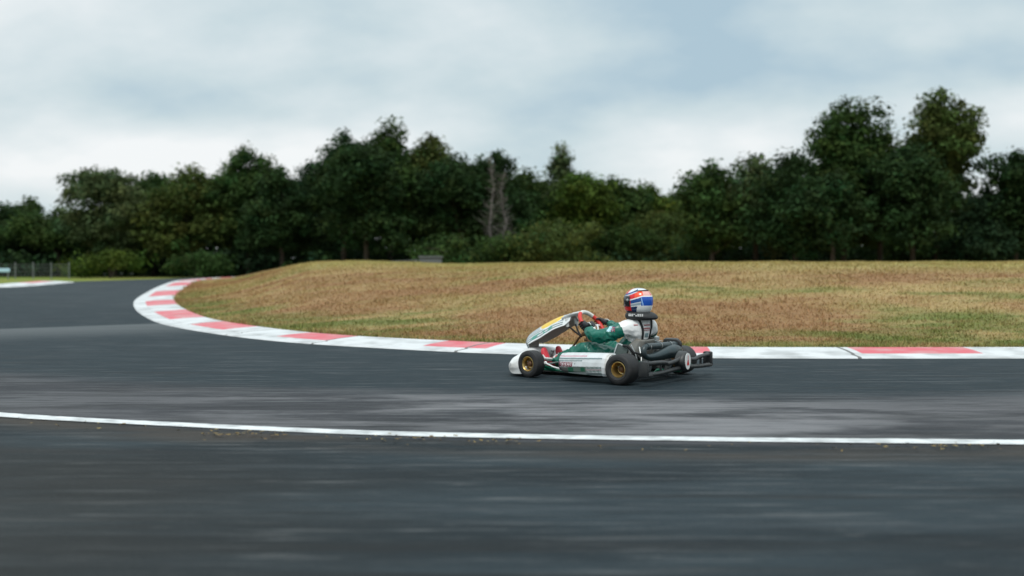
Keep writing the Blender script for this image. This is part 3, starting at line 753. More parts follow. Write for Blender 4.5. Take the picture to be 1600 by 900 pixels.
MB().tube([(0, -0.61, 0.14), (0, 0.61, 0.14)], 0.022, 16).build('rear_axle', M_BRONZE, kart)
MB().lathe([(-0.006, 0.03), (-0.006, 0.095), (0.006, 0.095), (0.006, 0.03)], c=(0, 0.22, 0.14)).build('brake_disc', M_GALV, kart)
MB().lathe([(-0.004, 0.03), (-0.004, 0.085), (0.004, 0.085), (0.004, 0.03)], c=(0, -0.22, 0.14)).build('sprocket', M_GALV, kart)
fm = MB()
for s_ in (1, -1):
    fm.tube([(-0.14, 0.30*s_, 0.06), (0.2, 0.33*s_, 0.045), (0.62, 0.33*s_, 0.045), (0.92, 0.22*s_, 0.045), (1.30, 0.20*s_, 0.05)], 0.016, 10)
    fm.tube([(0.98, 0.24*s_, 0.05), (1.045, 0.36*s_, 0.10), (1.045, 0.40*s_, 0.13)], 0.018, 10)
    MB().tube([(0.20, 0.33*s_, 0.05), (0.20, 0.50*s_, 0.07), (0.64, 0.50*s_, 0.07), (0.70, 0.33*s_, 0.05)], 0.012, 8).build('side_bar', M_BLK, kart)
    fm.tube([(-0.14, 0.30*s_, 0.06), (-0.20, 0.30*s_, 0.12), (-0.26, 0.30*s_, 0.12)], 0.014, 8)
fm.tube([(1.30, -0.20, 0.05), (1.36, -0.1, 0.06), (1.36, 0.1, 0.06), (1.30, 0.20, 0.05)], 0.014, 10)
fm.tube([(-0.08, -0.32, 0.06), (-0.08, 0.32, 0.06)], 0.015, 10); fm.tube([(0.55, -0.33, 0.045), (0.55, 0.33, 0.045)], 0.015, 10)
for s_ in (1, -1): fm.box((0, 0.26*s_, 0.13), (0.06, 0.02, 0.12), bev=0.006)
fm.build('chassis_frame', M_GRN, kart)
MB().box((0.88, 0, 0.030), (0.86, 0.50, 0.008), bev=0.002).build('floor_pan', M_BLK, kart)
tr_ = MB()
for s_ in (1, -1):
    tr_.tube([(0.98, 0.42*s_, 0.115), (0.93, 0.06*s_, 0.13)], 0.008, 8)
tr_.build('tie_rods', M_ALU, kart)
sb_ = MB().tube([(0.905, 0.50, 0.140), (0.80, 0.53, 0.112), (0.68, 0.55, 0.095)], 0.0075, 8)
for q in ((0.905, 0.50, 0.142), (0.685, 0.55, 0.094)): sb_.lathe([(-0.016, 0), (-0.012, 0.013), (0, 0.017), (0.012, 0.013), (0.016, 0)], c=q, seg=12)
sb_.build('side_rod', M_WHT, kart)

# ---- nose
def nose_fn(u, v):
    y = -0.57+1.14*u; a = abs(y); f = 1.485-0.60*y*y; tz = 0.245-0.30*y*y-(0.05 if a > .5 else 0)*(a-.5)/.07
    sec = [(f-0.21, 0.035), (f-0.10, 0.026), (f-0.03, 0.032), (f, 0.085), (f-0.012, 0.130), (f-0.055, min(tz, 0.175)), (f-0.12, tz), (f-0.20, tz-0.005), (f-0.23, tz-0.06), (f-0.235, 0.08)]
    n_ = len(sec); t_ = v*n_; k = int(t_) % n_; fr_ = t_-int(t_)
    p = [sec[(k+q) % n_] for q in (-1, 0, 1, 2)]
    c_ = []
    for q in range(2):
        a0, a1, a2, a3 = (p[z][q] for z in range(4))
        c_.append(0.5*(2*a1+(a2-a0)*fr_+(2*a0-5*a1+4*a2-a3)*fr_**2+(3*a1-a0-3*a2+a3)*fr_**3))
    return (c_[0], y, c_[1])
mb = MB().grid(nose_fn, 36, 40, closed_v=True)
mb.f += [tuple(range(39, -1, -1)), tuple(36*40+k for k in range(40))]; mb.m += [0, 0]; mb.c += [(1, 1, 1)]*2
nose = mb.build('front_nose', M_WFAIR, kart, sharp=60)

# ---- front number panel
CP = [(1.435, 0.215), (1.462, 0.29), (1.440, 0.345), (1.385, 0.395), (1.255, 0.470), (1.150, 0.522), (1.060, 0.560), (0.960, 0.588), (0.900, 0.598)]
def cr_pt(P_, u):
    n_ = len(P_)-1; t_ = min(u*n_, n_-1e-6); k = int(t_); f = t_-k
    g = lambda q: P_[max(0, min(n_, q))]
    return [0.5*(2*g(k)[c]+(g(k+1)[c]-g(k-1)[c])*f+(2*g(k-1)[c]-5*g(k)[c]+4*g(k+1)[c]-g(k+2)[c])*f*f+(3*g(k)[c]-g(k-1)[c]-3*g(k+1)[c]+g(k+2)[c])*f**3) for c in range(len(P_[0]))]
def panel_fn(u, v):
    x_, z_ = cr_pt(CP, u); x2, z2 = cr_pt(CP, min(1, u+.01)); x1, z1 = cr_pt(CP, max(0, u-.01))
    tx, tz = x2-x1, z2-z1; l = math.hypot(tx, tz); nx_, nz_ = -tz/l, tx/l
    if nx_*1+nz_*1 < 0: nx_, nz_ = -nx_, -nz_
    wv_ = np.interp(u, [0, .12, .4, .7, .9, 1], [0.085, 0.120, 0.160, 0.160, 0.125, 0.085]); q = 2*v-1
    dr = 0.135*abs(q)**1.55*np.interp(u, [0, .2, .5, .9, 1], [.5, .8, 1, .8, .5])
    return (x_-nx_*dr, wv_*q, z_-nz_*dr)
def panel_paint(u, v):
    q = 2*v-1; a = abs(q)
    du, dq = (u-0.655)/0.165, q/0.60
    if du**4+dq**4 < 1: return (0.88, 0.56, 0.0)
    if du**4/1.4+dq**4/1.4 < 1: return (0.74, 0.76, 0.74)
    if 0.68 < a < 0.90 and 0.38 < u < 0.72:
        if (math.sin(u*60)+math.sin(u*23+a*14)) > 0.0: return (0.02, 0.27, 0.21)
    if a > 0.94: return (0.72, 0.74, 0.73)
    s_ = (a*7.0) % 1.0
    if u < 0.86 and s_ < 0.46: return (0.09, 0.145, 0.165)
    return (0.70, 0.74, 0.74)
pn = MB().grid(panel_fn, 90, 120, panel_paint).build('front_panel', [M_PAINT, mat('bare_panel_back', (0.42, 0.38, 0.345), 0.6)], kart, solid=0.006, paint=True); pn.modifiers['thickness'].material_offset = 1
br = MB()
br.tube([(0.915, -0.02, 0.592), (0.83, -0.02, 0.612), (0.815, 0.0, 0.608)], [0.016, 0.014, 0.012], 10)
for s_ in (1, -1):
    br.tube([(0.985, 0.07*s_, 0.545), (0.90, 0.06*s_, 0.585), (0.815, 0.02*s_, 0.607)], [0.022, 0.022, 0.012], 8, flat=0.5)
    br.tube([(0.925, 0.08*s_, 0.55), (0.918, 0.085*s_, 0.50), (0.915, 0.085*s_, 0.47)], [0.018, 0.020, 0.018], 8, flat=0.7)
br.build('panel_bracket', M_WHITE, kart)
MB().tube([(0.925, 0.08, 0.49), (0.86, 0.03, 0.42), (0.80, 0, 0.37)], 0.009, 8).tube([(0.925, -0.08, 0.49), (0.86, -0.03, 0.42), (0.80, 0, 0.37)], 0.009, 8).build('panel_stay', M_RUB, kart)

# ---- side pods
def pod(s_):
    SEC = [(0.0, 0.215, 0.050, 0.00), (0.03, 0.270, 0.062, 0.0), (0.10, 0.274, 0.062, 0.0), (0.5, 0.268, 0.068, 0.0), (0.80, 0.260, 0.074, 0.012), (0.92, 0.250, 0.090, 0.05), (1.0, 0.215, 0.115, 0.125)]
    def fn(u, v):
        x_ = 0.125+0.605*u
        top = np.interp(u, [q[0] for q in SEC], [q[1] for q in SEC]); bot = np.interp(u, [q[0] for q in SEC], [q[2] for q in SEC]); ins = np.interp(u, [q[0] for q in SEC], [q[3] for q in SEC])
        if u < 0.03: top, bot = 0.262, 0.078
        hh = top-bot
        loop = [(0.455, bot+0.02), (0.455, top-0.03), (0.480, top-0.004), (0.575-ins*.6, top), (0.622-ins, top-0.012), (0.645-ins, top-hh*0.20), (0.658-ins, top-hh*0.40), (0.664-ins, top-hh*0.60), (0.656-ins, top-hh*0.86), (0.640-ins, bot+0.004), (0.56-ins*.8, bot), (0.48, bot+0.004)]
        n_ = len(loop); t_ = v*n_; k = int(t_) % n_; f = t_-int(t_); a, b = loop[k], loop[(k+1) % n_]
        return (x_, s_*(a[0]+(b[0]-a[0])*f), a[1]+(b[1]-a[1])*f)
    W_ = (0.70, 0.73, 0.74); G = (0.20, 0.27, 0.28)
    def paint(u, v):
        k = v*12
        if k < 2.5 or k > 9.6: return W_ if k < 2.5 else (0.10, 0.11, 0.10)
        zz = fn(u, v)[2]; top = 0.268; V_ = (top-zz)/0.19; U = 1-u
        if u > 0.97: return (0.30, 0.32, 0.32)
        if U > 0.945: return (0.66, 0.65, 0.62)
        if U > 0.895: return (0.74, 0.75, 0.75)
        sl_ = V_+0.16*(U-0.5)                   # decals climb towards the rear
        if 0.10 < U < 0.375 and 0.43 < sl_ < 0.655:
            tu = (U-0.115)/0.25 if s_ > 0 else 1-(U-0.115)/0.25
            if text_hit('TONYKART', tu, (sl_-0.455)/0.175): return (0.80, 0.74, 0.75)
            return (0.23, 0.030, 0.055)
        if 0.405 < U < 0.43 and 0.47 < sl_ < 0.56: return (0.40, 0.44, 0.46)
        if sl_ < 0.12: return W_
        if sl_ < 0.175: return (0.58, 0.30, 0.36) if U < 0.62 else W_
        if sl_ < 0.235: return W_
        if sl_ < 0.30: return G
        if sl_ < 0.345: return (0.60, 0.63, 0.64)
        if sl_ < 0.40 and U < 0.55: return G
        if U < 0.10 and sl_ < 0.75: return (0.16, 0.10, 0.12)
        if sl_ < 0.66: return W_
        if U < 0.28: return (0.085, 0.085, 0.08) if sl_ > 0.70 else (0.30, 0.32, 0.31)
        if 0.29 < U < 0.39 and 0.70 < sl_ < 0.94: return (0.005, 0.11, 0.055)
        if 0.525 < U < 0.605 and 0.70 < sl_ < 0.90: return (0.005, 0.11, 0.055)
        if U < 0.62: return (0.12, 0.16, 0.14) if sl_ < 0.94 else (0.55, 0.58, 0.57)
        q = (sl_-0.66)/0.34*4.6
        if 1.9 < q < 2.25: return (0.32, 0.06, 0.09)
        return (0.03, 0.085, 0.075) if q % 1 < 0.5 else (0.60, 0.64, 0.64)
    mb = MB().grid(fn, 260, 240, paint, closed_v=True)
    mb.f += [tuple(range(239, -1, -1)), tuple(260*240+k for k in range(240))]; mb.m += [0, 0]; mb.c += [(0.5, 0.49, 0.47), (0.3, 0.3, 0.3)]
    o = mb.build('side_pod', M_PAINT, kart, paint=True, sharp=40)
    for z in (0.12, 0.17, 0.22): MB().lathe([(-0.006, 0), (-0.006, 0.010), (0.004, 0.010), (0.006, 0)], c=(0.122, s_*0.60, z), axis='x', seg=10).build('pod_bolt', M_ALU, o)
pod(1); pod(-1)

# ---- steering
WC = Vector((0.683, 0, 0.495)); TILT = R(40)
wn = Vector((-math.cos(TILT), 0, math.sin(TILT))); wu = Vector((math.sin(TILT), 0, math.cos(TILT))); wr = Vector((0, -1, 0))   # facing the driver, up, driver's right
ROLL = R(12)
def rimp(a, r=0.158): a += ROLL*0; return WC+(wu*math.cos(a)+wr*math.sin(a))*r
sw = MB().lathe([(0, 0.0), (0.0, 0.036), (0.018, 0.034), (0.022, 0.0)], axis='x', seg=20)
q_ = Vector((1, 0, 0)).rotation_difference(wn)
sw.v = [tuple(WC+q_ @ Vector(p)) for p in sw.v]
swo = sw.build('steering_wheel', M_BLK, kart)
def arc(a0, a1, m, name, r=0.0205):
    MB().tube([rimp(R(a0+(a1-a0)*k/16)) for k in range(17)], r, 12).build(name, m, swo)
arc(-32+8, 42+8, M_WHTL, 'rim_top'); arc(50, 140, M_REDL, 'grip'); arc(-140, -24, M_REDL, 'grip'); arc(140, 220, M_WHTL, 'rim_bottom')
spk = MB()
for a in (95, -75, 190):
    spk.tube([WC+wn*0.004, WC+(rimp(R(a))-WC)*0.5-wn*0.006, rimp(R(a))], [0.020, 0.015, 0.013], 8, flat=0.45)
spk.tube([rimp(R(-75), 0.10)]+[WC+(wu*math.cos(R(t_))+wr*math.sin(R(t_)))*(0.082) for t_ in range(-95, -260, -15)]+[rimp(R(95), 0.10)], 0.0095, 8)
spk.build('spokes', mat('silver_spokes', (0.72, 0.74, 0.73), 0.35, 0.3), swo)
MB().tube([WC-wn*0.005, (0.83, 0, 0.36), (1.02, 0, 0.12)], 0.011, 10).build('steering_column', M_BRONZE, kart)
cg = MB()
cg.tube([(0.74, 0.03, 0.42), (0.70, 0.05, 0.36), (0.66, 0.06, 0.30), (0.62, 0.07, 0.22)], [0.014, 0.017, 0.017, 0.012], 8)
cg.box((0.755, 0.02, 0.405), (0.05, 0.05, 0.035), bev=0.008, rot=Matrix.Rotation(R(40), 3, 'Y')); cg.box((0.72, 0.03, 0.345), (0.04, 0.06, 0.03), bev=0.006)
cg.build('column_support', M_BRONZE, kart)
MB().tube([(0.645, 0.10, 0.385), (0.615, 0.115, 0.345), (0.60, 0.12, 0.32)], [0.015, 0.016, 0.013], 10).build('shift_knob', M_REDL, kart)
MB().tube([(0.60, 0.12, 0.32), (0.585, 0.13, 0.22), (0.60, 0.14, 0.08)], 0.006, 8).build('shift_lever', M_ALU, kart)
for s_ in (1, -1):
    MB().tube([(1.22, 0.13*s_, 0.06), (1.235, 0.13*s_, 0.16), (1.215, 0.13*s_, 0.21)], 0.008, 8).tube([(1.215, 0.085*s_, 0.205), (1.215, 0.175*s_, 0.205)], 0.009, 8).build('pedal', M_ALU, kart)

# ---- seat
SP = [(0.50, 0.115), (0.44, 0.060), (0.32, 0.040), (0.20, 0.050), (0.115, 0.115), (0.070, 0.230), (0.040, 0.375)]
def seat_fn(u, v):
    x_, z_ = cr_pt(SP, u); x2, z2 = cr_pt(SP, min(1, u+.02)); x1, z1 = cr_pt(SP, max(0, u-.02))
    tx, tz = x2-x1, z2-z1; l = math.hypot(tx, tz); nx_, nz_ = tz/l, -tx/l          # towards the driver
    if nx_*1+nz_*1 < 0: nx_, nz_ = -nx_, -nz_
    q = 2*v-1; hh = np.interp(u, [0, .2, .5, .7, .9, 1], [0.06, 0.16, 0.22, 0.20, 0.13, 0.07]); wv_ = np.interp(u, [0, .3, .6, .85, 1], [0.16, 0.19, 0.20, 0.185, 0.13])
    a = abs(q); y = wv_*math.copysign(min(1, a*1.35)**0.9, q); L_ = hh*max(0, (a-0.45)/0.55)**1.6
    return (x_+nx_*L_, y, z_+nz_*L_)
MB().grid(seat_fn, 30, 32).build('seat', M_SEAT, kart, solid=0.006)
for s_ in (1, -1): MB().tube([(0.06, 0.17*s_, 0.31), (0.0, 0.24*s_, 0.22), (-0.01, 0.26*s_, 0.16)], 0.008, 8).build('seat_stay', M_ALU, kart)

# ---- radiator on the left of the seat
rot = Matrix.Rotation(R(-16), 3, 'Y') @ Matrix.Rotation(R(10), 3, 'X')
rad = MB().box((0.185, 0.315, 0.225), (0.120, 0.030, 0.21), rot=rot, bev=0.006).build('radiator', M_RAD, kart)
rt = MB()
for s_ in (1, -1): rt.box(tuple(Vector((0.185, 0.315, 0.225))+rot @ Vector((0, 0, 0.108*s_))), (0.125, 0.036, 0.018), rot=rot, bev=0.008)
rt.box(tuple(Vector((0.185, 0.315, 0.225))+rot @ Vector((0.064, 0, 0))), (0.012, 0.036, 0.21), rot=rot, bev=0.003)
rt.build('tank', M_ALU, rad)
hs = MB()
hs.tube([(0.15, 0.32, 0.33), (0.10, 0.33, 0.33), (0.06, 0.31, 0.28), (0.03, 0.26, 0.22), (0.03, 0.1, 0.12)], 0.014, 10)
hs.tube([(0.14, 0.31, 0.13), (0.09, 0.31, 0.20), (0.05, 0.30, 0.27), (0.0, 0.25, 0.25), (-0.03, 0.1, 0.18)], 0.012, 10)
hs.build('coolant_hoses', M_RUB, kart)
MB().tube([(0.08, 0.30, 0.34), (0.035, 0.29, 0.25), (0.01, 0.28, 0.15)], 0.007, 8).tube([(0.11, 0.31, 0.33), (0.075, 0.30, 0.24), (0.06, 0.30, 0.15)], 0.007, 8).build('radiator_stays', M_ALU, kart)

# ---- engine, exhaust
en = MB().box((0.14, -0.34, 0.15), (0.20, 0.15, 0.18), bev=0.02).build('engine', M_GALV, kart)
ef = MB()
for k in range(7): ef.box((0.16, -0.34, 0.25+k*0.014), (0.12, 0.12, 0.006), bev=0.002)
ef.lathe([(0, 0.045), (0.03, 0.045), (0.04, 0.02), (0.07, 0.008)], c=(0.16, -0.34, 0.345), axis='z', seg=16)
ef.build('cylinder_head', M_ALU, en)
MB().box((0.02, -0.42, 0.30), (0.16, 0.10, 0.13), bev=0.03).build('airbox', M_BLK, kart)
ex = MB().tube([(-0.12, -0.235, 0.318), (-0.12, 0.37, 0.335)], 0.031, 20)
ex.build('silencer', M_PIPE, kart)
MB().lathe([(-0.035, 0.0), (-0.035, 0.034), (-0.03, 0.047), (0.012, 0.049), (0.018, 0.040), (0.018, 0.030)], c=(-0.12, -0.245, 0.318)).build('silencer_cap', M_RUB, kart)
pts = [(-0.12, 0.365, 0.335), (-0.12, 0.405, 0.325), (-0.122, 0.425, 0.295), (-0.125, 0.415, 0.262), (-0.13, 0.37, 0.240), (-0.14, 0.26, 0.236), (-0.145, 0.12, 0.246), (-0.15, -0.02, 0.260), (-0.15, -0.14, 0.266), (-0.14, -0.24, 0.258), (-0.10, -0.31, 0.24), (0.02, -0.33, 0.21)]
rs = [0.027, 0.027, 0.027, 0.027, 0.028, 0.036, 0.050, 0.062, 0.064, 0.048, 0.030, 0.026]
pts2 = [cr_pt(pts, k/44) for k in range(45)]; rs2 = list(np.interp(np.linspace(0, 11, 45), range(12), rs))
MB().tube(pts2, rs2, 20).build('exhaust_pipe', M_PIPE, kart)
for y in (0.32, 0.1, -0.1): MB().lathe([(0, 0.0325), (0.012, 0.034), (0.012, 0.0325)], c=(-0.12, y, 0.328)).build('exhaust_clamp', M_ALU, kart)

# ---- rear bumper
rb = MB()
up_ = [(-0.25, 0.665, 0.200), (-0.285, 0.60, 0.205), (-0.30, 0.50, 0.205), (-0.30, 0.36, 0.197), (-0.30, 0.29, 0.182), (-0.30, 0.20, 0.186), (-0.305, 0.10, 0.200), (-0.315, 0.07, 0.225)]
lo_ = [(-0.25, 0.665, 0.108), (-0.29, 0.60, 0.105), (-0.30, 0.40, 0.108), (-0.30, 0.20, 0.118), (-0.31, 0.08, 0.125)]
for s_ in (1, -1):
    for P_ in (up_, lo_):
        n_ = 24; q = [cr_pt(P_, k/n_) for k in range(n_+1)]
        rb.tube([(a[0], a[1]*s_, a[2]) for a in q], 0.020 if P_ is up_ else 0.021, 12)
    rb.box((-0.255, 0.672*s_, 0.155), (0.095, 0.048, 0.150), bev=0.016)
    rb.box((-0.285, 0.62*s_, 0.098), (0.05, 0.09, 0.03), bev=0.01)
    rb.tube([(-0.295, 0.42*s_, 0.19), (-0.295, 0.42*s_, 0.11)], 0.012, 8)
rbo = rb.build('rear_bumper', M_BLK, kart)
bs = MB()
def boss_fn(u, v):
    a = 2*math.pi*v; t_ = u
    ex_ = 0.095+0.012*math.cos(2*a); y = ex_*math.cos(a)*np.interp(t_, [0, .6, .85, 1], [1.0, .96, .82, 0.0]); z = (0.095+0.004*math.sin(a))*math.sin(a)*np.interp(t_, [0, .6, .85, 1], [1, .96, .84, 0])
    return (-0.275-0.085*np.interp(t_, [0, .6, .85, 1], [0, .75, 1, 1.0]), y, 0.182+z)
bs.grid(boss_fn, 14, 36, closed_v=True); bs.build('bumper_boss', M_BLK, rbo, sharp=50)
def ovl(sc, x, y0=0.0, z0=0.0):
    return [(x, y0+0.058*sc*math.cos(t_)*(1+0.10*math.sin(t_)), 0.186+z0+0.077*sc*math.sin(t_)) for t_ in [2*math.pi*k/40 for k in range(40)]]
od = MB(); a_ = ovl(1, -0.3635); b_ = ovl(1, -0.355)
od.add(a_+b_, [tuple(range(40))]+[(k, (k+1) % 40, 40+(k+1) % 40, 40+k) for k in range(40)])
odo = od.build('number_disc', M_WHT, rbo, smooth=False)
em = MB()
for pl in ([(0.004, 0.052), (-0.004, 0.052), (-0.006, -0.005), (0.006, -0.005)], [(0.008, 0.012), (0.0, 0.012), (0.012, -0.042), (0.026, -0.042)], [(-0.008, 0.012), (0.0, 0.012), (-0.012, -0.042), (-0.026, -0.042)],
           [(0.014, -0.012), (-0.014, -0.012), (-0.017, -0.024), (0.017, -0.024)], [(0.013, -0.024), (-0.013, -0.024), (-0.009, -0.036), (0.009, -0.036)]):
    em.add([(-0.3655, y, 0.188+z) for y, z in pl], [(0, 1, 2, 3)])
em.build('emblem', M_REDS, odo, smooth=False)

# ================================================================== THE DRIVER
person = empty('person', (KX, KY, 0.004), math.pi-YAW)
tag(person, 'driver in green and white race suit and colourful helmet, hands on the wheel', 'person')
def skinned(name, verts, edges, radii, root_i, levels, smooth_it=0):
    me = bpy.data.meshes.new(name+'_skeleton'); me.from_pydata(verts, edges, [])
    o = bpy.data.objects.new(name+'_skeleton', me); COL.objects.link(o)
    o.modifiers.new('Skin', 'SKIN').use_smooth_shade = True
    for i, r in enumerate(radii):
        sv = me.skin_vertices[0].data[i]; sv.radius = (r, r) if not hasattr(r, '__len__') else r; sv.use_root = (i == root_i)
    sb = o.modifiers.new('Sub', 'SUBSURF'); sb.levels = levels; sb.render_levels = levels
    if smooth_it: md = o.modifiers.new('Smooth', 'SMOOTH'); md.factor = 0.5; md.iterations = smooth_it
    dg = bpy.context.evaluated_depsgraph_get(); dg.update()
    out_ = bpy.data.meshes.new_from_object(o.evaluated_get(dg), depsgraph=dg)
    bpy.data.objects.remove(o); bpy.data.meshes.remove(me)
    return out_
LH = rimp(R(-92)); RH = rimp(R(84))             # where the hands hold the rim
LW = LH+wn*0.055+wr*-0.035-wu*0.045; RW = RH+wn*0.055+wr*0.035-wu*0.045
B = {}
def bone(k, p, r): B[k] = (Vector(p), r)
bone('pelvis', (0.30, 0, 0.165), (0.135, 0.105)); bone('belly', (0.240, 0, 0.290), (0.150, 0.130)); bone('chest', (0.185, 0.0, 0.405), (0.150, 0.120)); bone('upper', (0.148, 0, 0.495), (0.135, 0.100))
bone('neck', (0.135, 0, 0.572), 0.066); bone('nape', (0.140, 0, 0.630), 0.058)
bone('lsh', (0.205, 0.155, 0.490), 0.080); bone('lua', (0.275, 0.215, 0.450), 0.078); bone('lel', (0.450, 0.280, 0.392), 0.069); bone('lfa', (0.560, 0.240, 0.420), 0.066); bone('lwr', LW, 0.040)
bone('rsh', (0.112, -0.150, 0.488), 0.080); bone('rua', (0.125, -0.232, 0.440), 0.076); bone('rel', (0.360, -0.295, 0.400), 0.062); bone('rfa', (0.47, -0.25, 0.425), 0.056); bone('rwr', RW, 0.040)
for s_, a in ((1, 'l'), (-1, 'r')):
    bone(a+'hip', (0.345, 0.110*s_, 0.165), 0.118); bone(a+'th', (0.48, 0.15*s_, 0.225), 0.108); bone(a+'kn', (0.625, 0.185*s_, 0.268), 0.086); bone(a+'shin', (0.80, 0.170*s_, 0.205), 0.076); bone(a+'an', (1.05, 0.140*s_, 0.115), 0.047)
keys = list(B)
E_ = [('pelvis', 'belly'), ('belly', 'chest'), ('chest', 'upper'), ('upper', 'neck'), ('neck', 'nape'), ('upper', 'lsh'), ('lsh', 'lua'), ('lua', 'lel'), ('lel', 'lfa'), ('lfa', 'lwr'), ('upper', 'rsh'), ('rsh', 'rua'), ('rua', 'rel'), ('rel', 'rfa'), ('rfa', 'rwr')]
for a in 'lr': E_ += [('pelvis', a+'hip'), (a+'hip', a+'th'), (a+'th', a+'kn'), (a+'kn', a+'shin'), (a+'shin', a+'an')]
bme = skinned('body', [tuple(B[k][0]) for k in keys], [(keys.index(a), keys.index(b)) for a, b in E_], [B[k][1] for k in keys], 0, 4, 24)
M_SUIT = mat('race_suit', (0.2, 0.2, 0.2), 0.33, spec=0.55, attr='paint', bump=(34, 0.4, 0.006))
co = [v.co.copy() for v in bme.vertices]; nm = [v.normal.copy() for v in bme.vertices]
for v, c, nv in zip(bme.vertices, co, nm):      # folds in the cloth
    w_ = c+Vector((mnoise.noise(c*7), mnoise.noise(c*7+Vector((9, 0, 0))), mnoise.noise(c*7+Vector((0, 9, 0)))))*0.05
    f = mnoise.noise(w_*9)*0.010+(0.5-abs(mnoise.noise(Vector((w_.x*20, w_.y*15, w_.z*12)))*1.6))*0.016
    if c.x < 0.26 and c.z > 0.30: f *= 0.35
    if c.z > 0.56: f = 0
    v.co = c+nv*f
bme.materials.clear(); bme.materials.append(M_SUIT)
body = bpy.data.objects.new('body', bme); COL.objects.link(body); body.parent = person
bvh = BVHTree.FromPolygons([v.co for v in bme.vertices], [list(p.vertices) for p in bme.polygons])
arm_l = [B[k][0] for k in ('lua', 'lel')]; TW = R(17)
def tor(c):                                     # torso frame: across (driver's left +), height
    q = c-Vector((0.15, 0, 0)); return q.x*math.sin(TW)+q.y*math.cos(TW), c.z
GREEN, WHITE = (0.000, 0.125, 0.085), (0.80, 0.80, 0.785)
a = bme.color_attributes.new('paint', 'FLOAT_COLOR', 'CORNER'); lc = []
for p in bme.polygons:
    c = p.center; col = GREEN; s_, z = tor(c)
    on_sleeve = (c.y > 0 and (c-B['lsh'][0]).dot((B['lua'][0]-B['lsh'][0]).normalized()) > 0.055) or (c.y < 0 and (c-B['rsh'][0]).dot((B['rua'][0]-B['rsh'][0]).normalized()) > 0.055)
    if z > 0.350+0.5*max(0, c.x-0.17) and not on_sleeve and c.x < 0.30: col = WHITE
    elif on_sleeve and c.x < 0.34 and c.x > 0.262 and c.y > 0.2 and 0.455 < z < 0.505: col = (0.42, 0.66, 0.72) if c.x > 0.30 else ((0.05, 0.07, 0.10) if int(z*160) % 3 else (0.45, 0.10, 0.12))
    lc += [*col, 1.0]*len(p.vertices)
a.data.foreach_set('color', lc)

# straps and marks laid on the back of the suit
def on_back(s_, z, off):
    o = Vector((0.15+s_*math.sin(TW)-0.6*math.cos(TW), s_*math.cos(TW)+0.6*math.sin(TW), z)); dr = Vector((math.cos(TW), -math.sin(TW), 0))
    h = bvh.ray_cast(o, dr, 2.0)
    p = h[0] if h[0] is not None else o+dr*0.55
    return p-dr*off
def ribbon(mb, path, wd, off=0.006, n_=18, th=0.006):
    for k in range(len(path)-1):
        pass
    pts_ = []
    for k in range(n_+1): pts_.append(cr_pt(path, k/n_))
    L_, R_ = [], []
    for k in range(n_+1):
        d0 = Vector(pts_[min(k+1, n_)])-Vector(pts_[max(k-1, 0)]); d0.normalize(); nn = Vector((-d0.y, d0.x))*wd/2
        L_.append((pts_[k][0]+nn.x, pts_[k][1]+nn.y)); R_.append((pts_[k][0]-nn.x, pts_[k][1]-nn.y))
    vs = [on_back(*q, off) for q in L_]+[on_back(*q, off) for q in R_]; m_ = n_+1
    mb.add(vs, [(k, k+1, m_+k+1, m_+k) for k in range(n_)])
rp_ = MB()
ribbon(rp_, [(0.075, 0.575), (0.066, 0.53), (0.052, 0.47), (0.046, 0.41), (0.040, 0.362)], 0.024)
ribbon(rp_, [(-0.075, 0.575), (-0.082, 0.53), (-0.080, 0.47), (-0.070, 0.41), (-0.060, 0.362)], 0.022)
ribbon(rp_, [(0.11, 0.352), (0.04, 0.362), (-0.01, 0.360), (-0.06, 0.366), (-0.10, 0.372)], 0.026)
rp_.build('rib_protector_strap', mat('black_webbing', (0.010, 0.010, 0.012), 0.7), body, solid=0.006)
M_PRINT = mat('red_print', (0.55, 0.16, 0.17), 0.6)
mk_ = MB()
for zc, amp in ((0.512, 0.012), (0.480, 0.014), (0.462, 0.005)):
    x_ = -0.055
    while x_ < 0.035:
        wl_ = random.uniform(0.006, 0.012); ribbon(mk_, [(x_, zc-amp/2), (x_+wl_*0.4, zc+amp/2)], wl_*0.7, 0.004, 3); x_ += wl_+0.002
mk_.build('back_print', M_PRINT, body, solid=0.002); mk_ = MB()
x_ = 0.105
while x_ < 0.15:
    ribbon(mk_, [(x_, 0.512), (x_+0.003, 0.522)], 0.006, 0.004, 3); x_ += 0.009
mk_.build('shoulder_print', M_PRINT, body, solid=0.002)
eb = MB(); ribbon(eb, [(-0.012, 0.395), (-0.012, 0.435)], 0.045, 0.004, 4); eb.build('suit_emblem', mat('slate_print', (0.20, 0.29, 0.31), 0.6), body, solid=0.002)

